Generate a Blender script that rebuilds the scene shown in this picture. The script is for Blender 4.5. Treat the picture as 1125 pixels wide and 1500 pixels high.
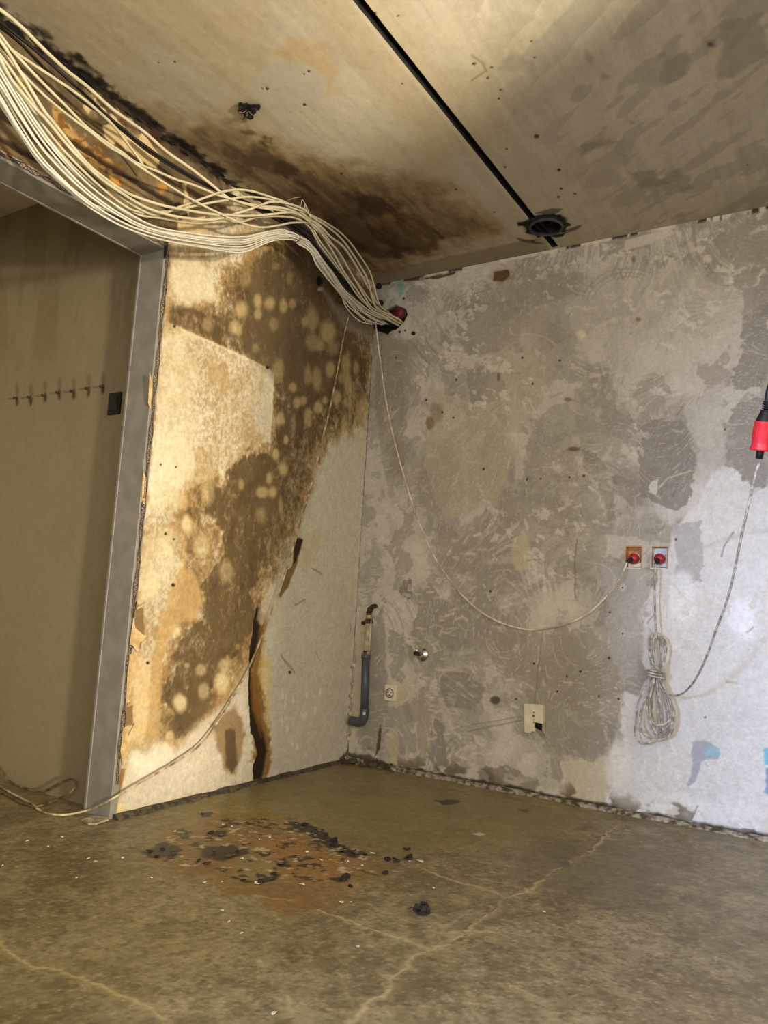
import bpy, bmesh, math, random
import numpy as np
from mathutils import Vector, Matrix

random.seed(7)
for o in list(bpy.data.objects):
    bpy.data.objects.remove(o)
COL = bpy.context.scene.collection

# ------------------------------------------------------------------ camera
# world: back wall is y = 0 (x to the right), left wall is x = 0 (towards -y), floor z = 0
H = 2.6
YAW, PITCH, ROLL, FPX = -0.56057, 0.11969, 0.05839, 1122.94
CAM = np.array([2.29542, -3.43938, 0.81955])
_f = np.array([math.sin(YAW) * math.cos(PITCH), math.cos(YAW) * math.cos(PITCH), math.sin(PITCH)])
_r0 = np.array([math.cos(YAW), -math.sin(YAW), 0.0])
_u0 = np.cross(_r0, _f)
CR = math.cos(ROLL) * _r0 + math.sin(ROLL) * _u0
CU = -math.sin(ROLL) * _r0 + math.cos(ROLL) * _u0
cam_data = bpy.data.cameras.new('camera')
cam = bpy.data.objects.new('camera', cam_data)
COL.objects.link(cam)
M = Matrix(((CR[0], CU[0], -_f[0], CAM[0]), (CR[1], CU[1], -_f[1], CAM[1]), (CR[2], CU[2], -_f[2], CAM[2]), (0, 0, 0, 1)))
cam.matrix_world = M
cam_data.sensor_fit = 'VERTICAL'
cam_data.sensor_height = 36.0
cam_data.lens = FPX / 1500 * 36.0
cam_data.clip_start = 0.05
bpy.context.scene.camera = cam

# ------------------------------------------------------------------ world and light
scn = bpy.context.scene
scn.view_settings.view_transform = 'Standard'
scn.view_settings.look = 'None'
scn.view_settings.gamma = 1.0
scn.view_settings.use_curve_mapping = False
scn.view_settings.exposure = 0.0
w = bpy.data.worlds.new('sky')
scn.world = w
w.use_nodes = True
w.node_tree.nodes['Background'].inputs[0].default_value = (0.75, 0.85, 1.0, 1)
w.node_tree.nodes['Background'].inputs[1].default_value = 0.5


def area(name, loc, target, sx, sy, power, color, shape='RECTANGLE', spread=180):
    d = bpy.data.lights.new(name, 'AREA')
    d.shape = shape
    d.size = sx
    d.size_y = sy
    d.energy = power
    d.color = color
    d.spread = math.radians(spread)
    o = bpy.data.objects.new(name, d)
    COL.objects.link(o)
    o.location = loc
    o.rotation_euler = (Vector(target) - Vector(loc)).to_track_quat('-Z', 'Y').to_euler()
    return o


# low warm sun glint coming back through the window of the right wall
area('window_right_sun_offscreen', (7.5, -3.55, 0.85), (0.0, -1.6, 1.4), 0.4, 0.4, 600, (1.0, 0.88, 0.69), 'DISK')
# added lamp below floor level: brightens the ceiling like sun bounced off the ground
area('ceiling_uplight_offscreen', (7.5, -3.55, -1.5), (1.2, -1.9, 2.6), 0.55, 0.55, 1150, (1.0, 0.88, 0.66), 'DISK')
# daylight in the window openings
area('window_right_daylight_offscreen', (4.26, -3.3, 1.33), (0, -3.3, 1.33), 1.85, 1.7, 48, (1.0, 0.95, 0.86))
area('window_front_daylight_offscreen', (2.9, -5.06, 1.5), (2.9, 0, 1.5), 1.55, 1.26, 70, (1.0, 0.95, 0.86))
# cool light of the open sky, low through the second front window
area('window_front_sky_offscreen', (0.0, -8.0, 1.55), (1.9, 0, 0.8), 0.6, 0.8, 720, (0.40, 0.55, 1.0))


# ------------------------------------------------------------------ pixel helpers
def ray(px, py):
    return _f * FPX + CR * (px - 562.5) - CU * (py - 750)


def hit(px, py, ax, val):
    d = ray(px, py)
    return CAM + d * ((val - CAM[ax]) / d[ax])


# ------------------------------------------------------------------ numpy noise
def _hash(ix, iy, seed):
    h = (ix.astype(np.int64) * 374761393 + iy.astype(np.int64) * 668265263 + seed * 974634777) & 0xffffffff
    h = ((h ^ (h >> 13)) * 1274126177) & 0xffffffff
    h = (h ^ (h >> 16)) & 0xffff
    return h.astype(np.float32) / 65535.0


def vnoise(x, y, seed=0):
    ix = np.floor(x)
    iy = np.floor(y)
    fx = (x - ix).astype(np.float32)
    fy = (y - iy).astype(np.float32)
    fx = fx * fx * (3 - 2 * fx)
    fy = fy * fy * (3 - 2 * fy)
    a = _hash(ix, iy, seed)
    b = _hash(ix + 1, iy, seed)
    c = _hash(ix, iy + 1, seed)
    d = _hash(ix + 1, iy + 1, seed)
    return (a + (b - a) * fx) * (1 - fy) + (c + (d - c) * fx) * fy


def fbm(x, y, octs=4, seed=0, gain=0.5):
    s = 0
    a = 1.0
    t = 0
    for o in range(octs):
        s = s + a * vnoise(x + 17.3 * o, y - 9.1 * o, seed + o)
        t += a
        a *= gain
        x = x * 2.03
        y = y * 2.03
    return s / t


def sstep(a, b, x):
    t = np.clip((x - a) / (b - a), 0, 1)
    return t * t * (3 - 2 * t)


def lin(c):
    c = np.clip(np.asarray(c, dtype=np.float64), 0, 255) / 255.0
    return np.where(c <= 0.04045, c / 12.92, ((c + 0.055) / 1.055) ** 2.4)


# ------------------------------------------------------------------ a painted, relieved surface
class Surface:
    """Grid of points (u, v) on a plane; carries pigment (sRGB) and relief per vertex."""

    def __init__(s, us, vs, axis, val, to_uv):
        s.us, s.vs, s.axis, s.val, s.to_uv = us, vs, axis, val, to_uv
        U, V = np.meshgrid(us, vs)
        s.U, s.V = U.ravel().astype(np.float64), V.ravel().astype(np.float64)
        s.col = np.zeros((len(s.U), 3), dtype=np.float32)
        s.h = np.zeros(len(s.U), dtype=np.float32)
        s.w1 = fbm(s.U * 14, s.V * 14, 3, 3) - 0.5
        s.w2 = fbm(s.U * 50, s.V * 50, 3, 11) - 0.5
        s.ps = fbm(s.U * 120, s.V * 120, 2, 21) - 0.5

    def px(s, pts):
        return np.array([s.to_uv(hit(a, b, s.axis, s.val)) for a, b in pts])

    def mix(s, m, rgb, idx=None):
        rgb = np.asarray(rgb, dtype=np.float32)
        if idx is None:
            s.col += (rgb - s.col) * m[:, None]
        else:
            s.col[idx] += (rgb - s.col[idx]) * m[:, None]

    def _bbox(s, P, pad):
        lo, hi = P.min(0) - pad, P.max(0) + pad
        return np.nonzero((s.U > lo[0]) & (s.U < hi[0]) & (s.V > lo[1]) & (s.V < hi[1]))[0]

    def sdf(s, P, idx):
        x, y = s.U[idx], s.V[idx]
        d = np.full(len(idx), 1e9)
        inside = np.zeros(len(idx), bool)
        n = len(P)
        for i in range(n):
            a, b = P[i], P[(i + 1) % n]
            e = b - a
            t = np.clip(((x - a[0]) * e[0] + (y - a[1]) * e[1]) / max(e @ e, 1e-12), 0, 1)
            d = np.minimum(d, (x - a[0] - t * e[0]) ** 2 + (y - a[1] - t * e[1]) ** 2)
            c = (a[1] > y) != (b[1] > y)
            if abs(e[1]) > 1e-12:
                inside ^= c & (x < e[0] * (y - a[1]) / e[1] + a[0])
        d = np.sqrt(d)
        return np.where(inside, -d, d)

    def polymask(s, pts, soft=0.004, rough=0.012, fine=0.004, uv=False):
        P = np.array(pts, dtype=float) if uv else s.px(pts)
        idx = s._bbox(P, soft * 2 + rough + 0.02)
        d = s.sdf(P, idx) + s.w1[idx] * rough * 2 + s.w2[idx] * fine * 2
        return idx, sstep(soft, -soft, d)

    def poly(s, pts, rgb, a=1.0, soft=0.004, rough=0.012, fine=0.004, h=0.0, uv=False):
        idx, m = s.polymask(pts, soft, rough, fine, uv)
        s.mix(m * a, rgb, idx)
        if h:
            s.h[idx] += h * m
        return idx, m

    def ellmask(s, cx, cy, rx, ry, soft=0.3, rough=0.15):
        c = s.px([(cx, cy)])[0]
        ex = s.px([(cx + rx, cy)])[0] - c
        ey = s.px([(cx, cy + ry)])[0] - c
        A = np.linalg.inv(np.array([ex, ey]).T)
        R = np.abs(ex) + np.abs(ey)
        idx = np.nonzero((np.abs(s.U - c[0]) < R[0] * 1.9) & (np.abs(s.V - c[1]) < R[1] * 1.9))[0]
        q = A @ np.array([s.U[idx] - c[0], s.V[idx] - c[1]])
        d = np.sqrt((q ** 2).sum(0)) + s.w1[idx] * rough * 2 + s.w2[idx] * rough
        return idx, sstep(1 + soft, 1 - soft, d)

    def ell(s, cx, cy, rx, ry, rgb, a=1.0, soft=0.3, rough=0.15, h=0.0):
        idx, m = s.ellmask(cx, cy, rx, ry, soft, rough)
        s.mix(m * a, rgb, idx)
        if h:
            s.h[idx] += h * m

    def stroke(s, pts, width, rgb, a=1.0, soft=0.003, rough=0.006, fine=0.002, h=0.0, taper=False, uv=False):
        P = np.array(pts, dtype=float) if uv else s.px(pts)
        idx = s._bbox(P, width + soft + rough + 0.02)
        x = s.U[idx] + s.w1[idx] * rough * 2 + s.w2[idx] * fine * 2
        y = s.V[idx] + s.w1[idx][::-1] * 0 + s.w2[idx] * fine * 2
        d = np.full(len(idx), 1e9)
        for i in range(len(P) - 1):
            p, b = P[i], P[i + 1]
            e = b - p
            t = np.clip(((x - p[0]) * e[0] + (y - p[1]) * e[1]) / max(e @ e, 1e-12), 0, 1)
            d = np.minimum(d, (x - p[0] - t * e[0]) ** 2 + (y - p[1] - t * e[1]) ** 2)
        m = sstep(width / 2 + soft, max(width / 2 - soft, 0), np.sqrt(d))
        s.mix(m * a, rgb, idx)
        if h:
            s.h[idx] += h * m

    def build(s, name, pos, normal, mat, keep=None, kind='structure'):
        nu, nv = len(s.us), len(s.vs)
        P = pos(s.U, s.V) + s.h[:, None] * np.asarray(normal)
        i = np.arange(nu * nv).reshape(nv, nu)
        q = np.stack([i[:-1, :-1], i[:-1, 1:], i[1:, 1:], i[1:, :-1]], -1).reshape(-1, 4)
        a = P[q[0, 1]] - P[q[0, 0]]
        b = P[q[0, 3]] - P[q[0, 0]]
        if np.dot(np.cross(a, b), normal) < 0:
            q = q[:, ::-1]
        if keep is not None:
            cu = s.U[q].mean(1)
            cv = s.V[q].mean(1)
            q = q[keep(cu, cv)]
            used = np.unique(q)
            remap = np.full(nu * nv, -1)
            remap[used] = np.arange(len(used))
            q = remap[q]
            P = P[used]
            col = s.col[used]
        else:
            col = s.col
        me = bpy.data.meshes.new(name)
        me.vertices.add(len(P))
        me.vertices.foreach_set('co', P.astype(np.float32).ravel())
        me.loops.add(q.size)
        me.loops.foreach_set('vertex_index', q.astype(np.int32).ravel())
        me.polygons.add(len(q))
        me.polygons.foreach_set('loop_start', np.arange(0, q.size, 4, dtype=np.int32))
        me.polygons.foreach_set('use_smooth', np.ones(len(q), dtype=bool))
        me.update(calc_edges=True)
        at = me.attributes.new('Pigment', 'FLOAT_COLOR', 'POINT')
        at.data.foreach_set('color', np.c_[lin(col), np.ones(len(col))].astype(np.float32).ravel())
        me.materials.append(mat)
        o = bpy.data.objects.new(name, me)
        COL.objects.link(o)
        if kind:
            o['kind'] = kind
        return o


# ------------------------------------------------------------------ materials
def surface_mat(name, rough=0.9, grain=0.16, bump=0.25, scale=90.0, stretch=(1, 1, 1), spec=0.25):
    m = bpy.data.materials.new(name)
    m.use_nodes = True
    nt = m.node_tree
    L = nt.links
    b = nt.nodes['Principled BSDF']
    at = nt.nodes.new('ShaderNodeAttribute')
    at.attribute_name = 'Pigment'
    tc = nt.nodes.new('ShaderNodeTexCoord')
    mp = nt.nodes.new('ShaderNodeMapping')
    mp.inputs['Scale'].default_value = stretch
    L.new(tc.outputs['Object'], mp.inputs[0])
    n1 = nt.nodes.new('ShaderNodeTexNoise')
    n1.inputs['Scale'].default_value = scale
    n1.inputs['Detail'].default_value = 5
    n1.inputs['Roughness'].default_value = 0.65
    L.new(mp.outputs[0], n1.inputs['Vector'])
    mr = nt.nodes.new('ShaderNodeMapRange')
    mr.inputs['From Min'].default_value = 0.3
    mr.inputs['From Max'].default_value = 0.7
    mr.inputs['To Min'].default_value = 1 - grain
    mr.inputs['To Max'].default_value = 1 + grain
    L.new(n1.outputs['Fac'], mr.inputs['Value'])
    vm = nt.nodes.new('ShaderNodeVectorMath')
    vm.operation = 'SCALE'
    L.new(at.outputs['Color'], vm.inputs[0])
    L.new(mr.outputs[0], vm.inputs['Scale'])
    L.new(vm.outputs[0], b.inputs['Base Color'])
    n2 = nt.nodes.new('ShaderNodeTexNoise')
    n2.inputs['Scale'].default_value = scale * 0.45
    n2.inputs['Detail'].default_value = 7
    n2.inputs['Roughness'].default_value = 0.6
    L.new(mp.outputs[0], n2.inputs['Vector'])
    bp = nt.nodes.new('ShaderNodeBump')
    bp.inputs['Strength'].default_value = bump
    bp.inputs['Distance'].default_value = 0.004
    L.new(n2.outputs['Fac'], bp.inputs['Height'])
    L.new(bp.outputs[0], b.inputs['Normal'])
    b.inputs['Roughness'].default_value = rough
    b.inputs['Specular IOR Level'].default_value = spec
    return m


_mats = {}


def mat(name, rgb, rough=0.6, metal=0.0, noise=0.12, scale=60.0, rgb2=None, bump=0.0, spec=0.5):
    if name in _mats:
        return _mats[name]
    m = bpy.data.materials.new(name)
    m.use_nodes = True
    nt = m.node_tree
    b = nt.nodes['Principled BSDF']
    tc = nt.nodes.new('ShaderNodeTexCoord')
    n = nt.nodes.new('ShaderNodeTexNoise')
    n.inputs['Scale'].default_value = scale
    n.inputs['Detail'].default_value = 4
    nt.links.new(tc.outputs['Object'], n.inputs['Vector'])
    r = nt.nodes.new('ShaderNodeValToRGB')
    c1 = lin(rgb)
    c2 = lin(rgb2) if rgb2 is not None else c1 * (1 - noise * 2)
    r.color_ramp.elements[0].position = 0.4
    r.color_ramp.elements[1].position = 0.62
    r.color_ramp.elements[0].color = (*c2, 1)
    r.color_ramp.elements[1].color = (*c1, 1)
    nt.links.new(n.outputs['Fac'], r.inputs[0])
    nt.links.new(r.outputs[0], b.inputs['Base Color'])
    if bump:
        bp = nt.nodes.new('ShaderNodeBump')
        bp.inputs['Strength'].default_value = bump
        bp.inputs['Distance'].default_value = 0.003
        nt.links.new(n.outputs['Fac'], bp.inputs['Height'])
        nt.links.new(bp.outputs[0], b.inputs['Normal'])
    b.inputs['Roughness'].default_value = rough
    b.inputs['Metallic'].default_value = metal
    b.inputs['Specular IOR Level'].default_value = spec
    _mats[name] = m
    return m


# ------------------------------------------------------------------ object helpers
def mesh(name, V, F, m, parent=None, smooth=False, kind=None):
    me = bpy.data.meshes.new(name)
    me.from_pydata([tuple(map(float, v)) for v in V], [], F)
    bm = bmesh.new()
    bm.from_mesh(me)
    bmesh.ops.recalc_face_normals(bm, faces=bm.faces)
    bm.to_mesh(me)
    bm.free()
    if smooth:
        me.polygons.foreach_set('use_smooth', [True] * len(me.polygons))
    me.materials.append(m)
    o = bpy.data.objects.new(name, me)
    COL.objects.link(o)
    if parent is not None:
        o.parent = parent
        o.matrix_parent_inverse = Matrix.Translation(-parent.location) if parent.type == 'EMPTY' else Matrix()
    if kind:
        o['kind'] = kind
    return o


def tag(o, label, cat, group=None):
    o['label'] = label
    o['category'] = cat
    if group:
        o['group'] = group
    return o


def thing(name, label, cat, loc, group=None):
    o = bpy.data.objects.new(name, None)
    COL.objects.link(o)
    o.location = tuple(map(float, loc))
    o.empty_display_size = 0.02
    return tag(o, label, cat, group)


def boxVF(lo, hi):
    x0, y0, z0 = lo
    x1, y1, z1 = hi
    V = [(x0, y0, z0), (x1, y0, z0), (x1, y1, z0), (x0, y1, z0), (x0, y0, z1), (x1, y0, z1), (x1, y1, z1), (x0, y1, z1)]
    F = [(0, 3, 2, 1), (4, 5, 6, 7), (0, 1, 5, 4), (1, 2, 6, 5), (2, 3, 7, 6), (3, 0, 4, 7)]
    return V, F


def box(name, lo, hi, m, parent=None, bevel=0.0, kind=None):
    V, F = boxVF(lo, hi)
    o = mesh(name, V, F, m, parent, kind=kind)
    if bevel:
        bm = bmesh.new()
        bm.from_mesh(o.data)
        bmesh.ops.bevel(bm, geom=bm.edges[:], offset=bevel, segments=2, affect='EDGES', profile=0.5)
        bm.to_mesh(o.data)
        bm.free()
    return o


def smooth_path(pts, sub=6):
    P = np.array(pts, dtype=float)
    if len(P) < 3:
        return P
    Q = np.vstack([2 * P[0] - P[1], P, 2 * P[-1] - P[-2]])
    out = []
    for i in range(1, len(Q) - 2):
        p0, p1, p2, p3 = Q[i - 1], Q[i], Q[i + 1], Q[i + 2]
        for k in range(sub):
            t = k / sub
            out.append(0.5 * ((2 * p1) + (p2 - p0) * t + (2 * p0 - 5 * p1 + 4 * p2 - p3) * t * t + (-p0 + 3 * p1 - 3 * p2 + p3) * t ** 3))
    out.append(P[-1])
    return np.array(out)


def tubeVF(path, r, n=8, base=0):
    P = np.array(path, dtype=float)
    k = len(P)
    R = np.full(k, r) if np.isscalar(r) else np.asarray(r, float)
    T = np.gradient(P, axis=0)
    T /= np.maximum(np.linalg.norm(T, axis=1), 1e-9)[:, None]
    a = np.array([0, 0, 1.0]) if abs(T[0, 2]) < 0.9 else np.array([1.0, 0, 0])
    N = np.cross(T[0], a)
    N /= np.linalg.norm(N)
    V = []
    for i in range(k):
        N = N - T[i] * (N @ T[i])
        N /= max(np.linalg.norm(N), 1e-9)
        B = np.cross(T[i], N)
        for j in range(n):
            t = 2 * math.pi * j / n
            V.append(P[i] + R[i] * (math.cos(t) * N + math.sin(t) * B))
    F = []
    for i in range(k - 1):
        for j in range(n):
            F.append((base + i * n + j, base + i * n + (j + 1) % n, base + (i + 1) * n + (j + 1) % n, base + (i + 1) * n + j))
    F.append(tuple(base + j for j in range(n))[::-1])
    F.append(tuple(base + (k - 1) * n + j for j in range(n)))
    return V, F


def tube(name, pts, r, m, parent=None, sub=6, n=8, kind=None):
    V, F = tubeVF(smooth_path(pts, sub) if sub > 1 else pts, r, n)
    return mesh(name, V, F, m, parent, smooth=True, kind=kind)


def lathe(name, axis_o, axis_d, prof, m, parent=None, n=20, smooth=True, caps=True):
    """prof: list of (distance along axis, radius)"""
    d = np.array(axis_d, float)
    d /= np.linalg.norm(d)
    pts = [np.array(axis_o) + d * t for t, _ in prof]
    a = np.array([0, 0, 1.0]) if abs(d[2]) < 0.9 else np.array([1.0, 0, 0])
    N = np.cross(d, a)
    N /= np.linalg.norm(N)
    B = np.cross(d, N)
    V = []
    for (t, r), p in zip(prof, pts):
        for j in range(n):
            th = 2 * math.pi * j / n
            V.append(p + max(r, 1e-5) * (math.cos(th) * N + math.sin(th) * B))
    F = []
    for i in range(len(prof) - 1):
        for j in range(n):
            F.append((i * n + j, i * n + (j + 1) % n, (i + 1) * n + (j + 1) % n, (i + 1) * n + j))
    if caps:
        F.append(tuple(range(n))[::-1])
        F.append(tuple((len(prof) - 1) * n + j for j in range(n)))
    return mesh(name, V, F, m, parent, smooth=smooth)


def prism(name, poly3, off, m, parent=None):
    """polygon in space extruded by vector off"""
    n = len(poly3)
    P = [np.array(p, float) for p in poly3]
    V = P + [p + np.array(off) for p in P]
    F = [tuple(range(n)), tuple(range(2 * n - 1, n - 1, -1))]
    for i in range(n):
        F.append((i, (i + 1) % n, n + (i + 1) % n, n + i))
    return mesh(name, V, F, m, parent)


def flake(name, c, nrm, size, m, parent=None, thick=0.002, curl=0.25, seed=0, k=9, stretch=1.0, up=(0, 0, 1)):
    """small irregular plate, slightly dished, thick enough to have an edge"""
    rng = random.Random(seed)
    nrm = np.array(nrm, float)
    nrm /= np.linalg.norm(nrm)
    a = np.array(up, float)
    if abs(a @ nrm) > 0.9:
        a = np.array([1.0, 0, 0])
    X = np.cross(a, nrm)
    X /= np.linalg.norm(X)
    Y = np.cross(nrm, X)
    rr = [size * rng.uniform(0.55, 1.1) for _ in range(k)]
    ph = rng.uniform(0, 6.28)
    top, bot = [], []
    for ring in (0.55, 1.0):
        for j in range(k):
            t = ph + 2 * math.pi * j / k
            r = rr[j] * ring
            p = np.array(c) + X * r * math.cos(t) * stretch + Y * r * math.sin(t) + nrm * (curl * size * ring * ring * (0.6 + 0.5 * math.sin(2 * t + ph)))
            top.append(p + nrm * thick)
            bot.append(p)
    V = [np.array(c) + nrm * thick] + top + [np.array(c)] + bot
    o = 1 + 2 * k
    F = []
    for j in range(k):
        j2 = (j + 1) % k
        F.append((0, 1 + j, 1 + j2))
        F.append((1 + j, 1 + k + j, 1 + k + j2, 1 + j2))
        F.append((o, o + 1 + j2, o + 1 + j))
        F.append((o + 1 + j, o + 1 + j2, o + 1 + k + j2, o + 1 + k + j))
        F.append((1 + k + j, o + 1 + k + j, o + 1 + k + j2, 1 + k + j2))
    return mesh(name, V, F, m, parent)

# =================================================================== LEFT WALL  (u = -y, v = z)
YJ, ZH = 1.504, 2.149            # edge and head of the opening
OPEN_END = 3.15


def axis_grid(fine_lo, fine_hi, step, lo=None, hi=None, coarse=0.12, snap=()):
    a = np.arange(fine_lo, fine_hi + step * 0.5, step)
    if lo is not None and lo < fine_lo - 1e-6:
        a = np.concatenate([np.linspace(lo, fine_lo, max(2, int((fine_lo - lo) / coarse) + 1))[:-1], a])
    if hi is not None and hi > fine_hi + 1e-6:
        a = np.concatenate([a, np.linspace(a[-1], hi, max(2, int((hi - fine_hi) / coarse) + 1))[1:]])
    for v in snap:
        a[np.argmin(np.abs(a - v))] = v
    return a


S = Surface(axis_grid(0, 2.36, 0.004, hi=5.0, snap=(YJ, OPEN_END)), axis_grid(0, H, 0.004, snap=(ZH, H)), 0, 0.0,
            lambda p: (-p[1], p[2]))
U, V = S.U, S.V
S.col[:] = (204, 195, 172)
big = fbm(U * 2.2, V * 2.2, 4, 5)
S.mix(sstep(0.45, 0.7, big) * 0.35, (186, 176, 150))
# warm water stain over the part next to the opening
n_a = fbm(U * 5, V * 3.2, 5, 31, 0.6)
n_b = fbm(U * 22, V * 14, 4, 37, 0.6)
left_zone, = [sstep(0.62, 0.95, U + (V - 1.0) * -0.06 + (n_a - 0.5) * 0.5)]
n_g = fbm(U * 90, V * 70, 3, 39, 0.7)
S.mix(left_zone * sstep(0.32, 0.60, n_a * 0.55 + n_b * 0.25 + n_g * 0.2) * 0.9, (167, 140, 95))
S.mix(left_zone * sstep(0.55, 0.72, n_b) * 0.3, (214, 202, 168))
S.mix(left_zone * sstep(0.48, 0.62, n_g) * 0.30, (140, 112, 70))
# brown soot clouds
soot = np.zeros(len(U), dtype=np.float32)


def cloud(pts, a, soft, rough=0.06, fine=0.02):
    soft *= 1.7
    idx, m = S.polymask(pts, soft, rough, fine)
    soot[idx] = np.maximum(soot[idx], m * a)


cloud([(255, 470), (262, 440), (320, 425), (325, 390), (380, 372), (430, 340), (480, 375), (545, 415), (546, 520), (540, 610),
       (512, 640), (485, 640), (460, 690), (445, 750), (430, 800), (405, 850), (330, 830), (320, 720), (345, 680), (380, 650),
       (400, 600), (400, 548), (330, 512)], 0.72, 0.07)
cloud([(275, 462), (300, 448), (335, 470), (345, 440), (360, 400), (395, 372), (440, 345), (500, 400), (530, 470), (538, 560), (500, 590), (460, 600),
       (440, 660), (425, 730), (410, 770), (398, 700), (404, 640), (408, 548), (380, 530), (318, 500), (285, 482)], 0.95, 0.03)
cloud([(300, 742), (330, 690), (365, 655), (398, 660), (402, 700), (404, 770), (396, 820), (372, 870), (372, 925), (346, 955), (318, 1000),
       (300, 1045), (268, 1085), (250, 1050), (238, 1020), (245, 960), (270, 925), (292, 890), (296, 850), (322, 830), (318, 780)], 0.92, 0.022)
cloud([(240, 890), (300, 740), (410, 780), (400, 850), (385, 880), (372, 960), (300, 1080), (230, 1090), (232, 960)], 0.5, 0.05)
cloud([(255, 700), (300, 690), (320, 740), (300, 850), (275, 860), (262, 760)], 0.55, 0.05)
cloud([(310, 1062), (340, 1040), (360, 1075), (352, 1110), (343, 1135), (330, 1125), (318, 1090)], 0.85, 0.012, 0.02)
cloud([(440, 350), (545, 418), (546, 470), (520, 462), (470, 400)], 0.75, 0.03)
# protected area: where a cupboard hung
idx, m = S.polymask([(236, 468), (273, 484), (330, 509), (394, 540), (401, 548), (399, 600), (396, 648), (368, 650), (330, 690), (296, 706),
                     (270, 720), (235, 700), (215, 600)], 0.007, 0.004, 0.004)
cloud([(242, 470), (256, 446), (300, 452), (360, 480), (408, 500), (420, 545), (414, 640), (402, 650), (400, 548), (330, 512), (273, 487)], 0.8, 0.012, 0.012)
soot[idx] *= 1 - m * 0.95
# streaky break-up
brk = fbm(U * 60, V * 40, 4, 41, 0.65)
soot_t = np.clip(soot * (0.72 + 0.5 * sstep(0.3, 0.7, n_a * 0.4 + brk * 0.6)) + (n_g - 0.5) * 0.45 * sstep(0.02, 0.3, soot) + (n_b - 0.5) * 0.3 * sstep(0.02, 0.3, soot), 0, 1)
edge = sstep(0.02, 0.5, soot_t)
S.mix(edge * (0.45 + 0.4 * sstep(0.35, 0.65, n_b)), (166, 130, 78))
S.mix(sstep(0.16, 0.95, soot_t) * 0.93, (88, 72, 46))
S.mix(sstep(0.6, 0.95, soot_t) * sstep(0.5, 0.75, n_b) * 0.45, (74, 56, 34))
S.mix(sstep(0.5, 0.9, soot_t) * sstep(0.58, 0.7, n_a) * 0.4, (118, 98, 66))
S.stroke([(399, 566), (398, 600), (395, 645)], 0.014, (214, 196, 150), 0.7, 0.006, 0.006)
S.stroke([(262, 481), (330, 511), (392, 540)], 0.008, (216, 202, 164), 0.5, 0.005, 0.004)
# grey cast over the deep soot beside the cupboard
S.poly([(355, 500), (420, 440), (470, 480), (450, 560), (410, 560)], (96, 80, 56), 0.5, 0.05, 0.05)
# pale drip spots
Z4 = [(500, 190, 20, 30, .5), (480, 325, 25, 35, .9), (555, 285, 15, 30, .9), (612, 295, 22, 28, .9), (672, 310, 16, 30, .8), (715, 295, 15, 20, .7),
      (555, 345, 15, 20, .8), (455, 410, 25, 30, .9), (325, 390, 22, 32, .6), (630, 390, 18, 28, .5), (805, 370, 26, 50, .7), (875, 425, 32, 45, .9),
      (810, 470, 28, 36, .6), (845, 490, 15, 20, .6), (900, 500, 22, 30, .6), (770, 380, 12, 20, .6), (640, 125, 18, 18, .5), (960, 570, 20, 45, .8),
      (885, 597, 18, 30, .9), (1005, 590, 12, 28, .7), (785, 625, 16, 40, .7), (825, 640, 20, 50, .7), (935, 640, 14, 22, .6), (968, 670, 18, 40, .8),
      (715, 680, 16, 20, .8), (735, 750, 15, 25, .9), (765, 740, 14, 20, .8), (833, 770, 18, 25, 1), (862, 738, 10, 15, .8), (915, 725, 20, 30, .9),
      (785, 815, 14, 35, .9), (655, 825, 18, 25, .9), (685, 920, 10, 18, 1), (637, 985, 14, 22, 1), (672, 1055, 20, 30, 1), (607, 1095, 14, 25, .9),
      (580, 1160, 25, 22, .9), (625, 1160, 18, 25, 1), (240, 1070, 12, 30, .9), (295, 1085, 8, 20, .8), (210, 1190, 25, 40, 1), (480, 1125, 12, 22, .7),
      (235, 1310, 20, 35, .8), (325, 1150, 25, 50, .7), (660, 1220, 10, 40, .7), (953, 870, 14, 50, .8), (720, 850, 8, 45, .6), (570, 1270, 22, 40, .5),
      (545, 500, 14, 18, .5), (650, 600, 22, 40, .55), (700, 180, 12, 30, .4), (370, 110, 30, 40, .3), (430, 170, 14, 30, .35), (970, 750, 22, 20, .6), (1035, 780, 25, 55, .7)]
for a, b, rx, ry, al in Z4:
    S.ell(200 + a / 3.125, 350 + b / 3.125, rx / 3.125 * 1.1, ry / 3.125 * 1.1, (192, 168, 118), al * 0.78, 0.5, 0.28)
Z5 = [(375, 20, 18, 30, .9), (350, 180, 15, 15, .9), (332, 430, 18, 28, 1), (350, 705, 25, 35, 1), (510, 630, 28, 45, 1), (520, 560, 25, 25, .7),
      (430, 580, 20, 22, .6), (440, 660, 20, 30, .6), (375, 562, 10, 12, .6), (325, 250, 16, 18, .9), (240, 270, 25, 45, .8), (310, 125, 14, 20, .8),
      (430, 100, 30, 40, .6), (530, 200, 28, 40, .5), (310, 830, 14, 16, .8), (600, 790, 10, 40, .3), (300, 60, 20, 30, .5)]
for a, b, rx, ry, al in Z5:
    S.ell(130 + a / 2.616, 760 + b / 2.616, rx / 2.616, ry / 2.616, (212, 194, 148), al * 0.82, 0.42, 0.28)
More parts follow.
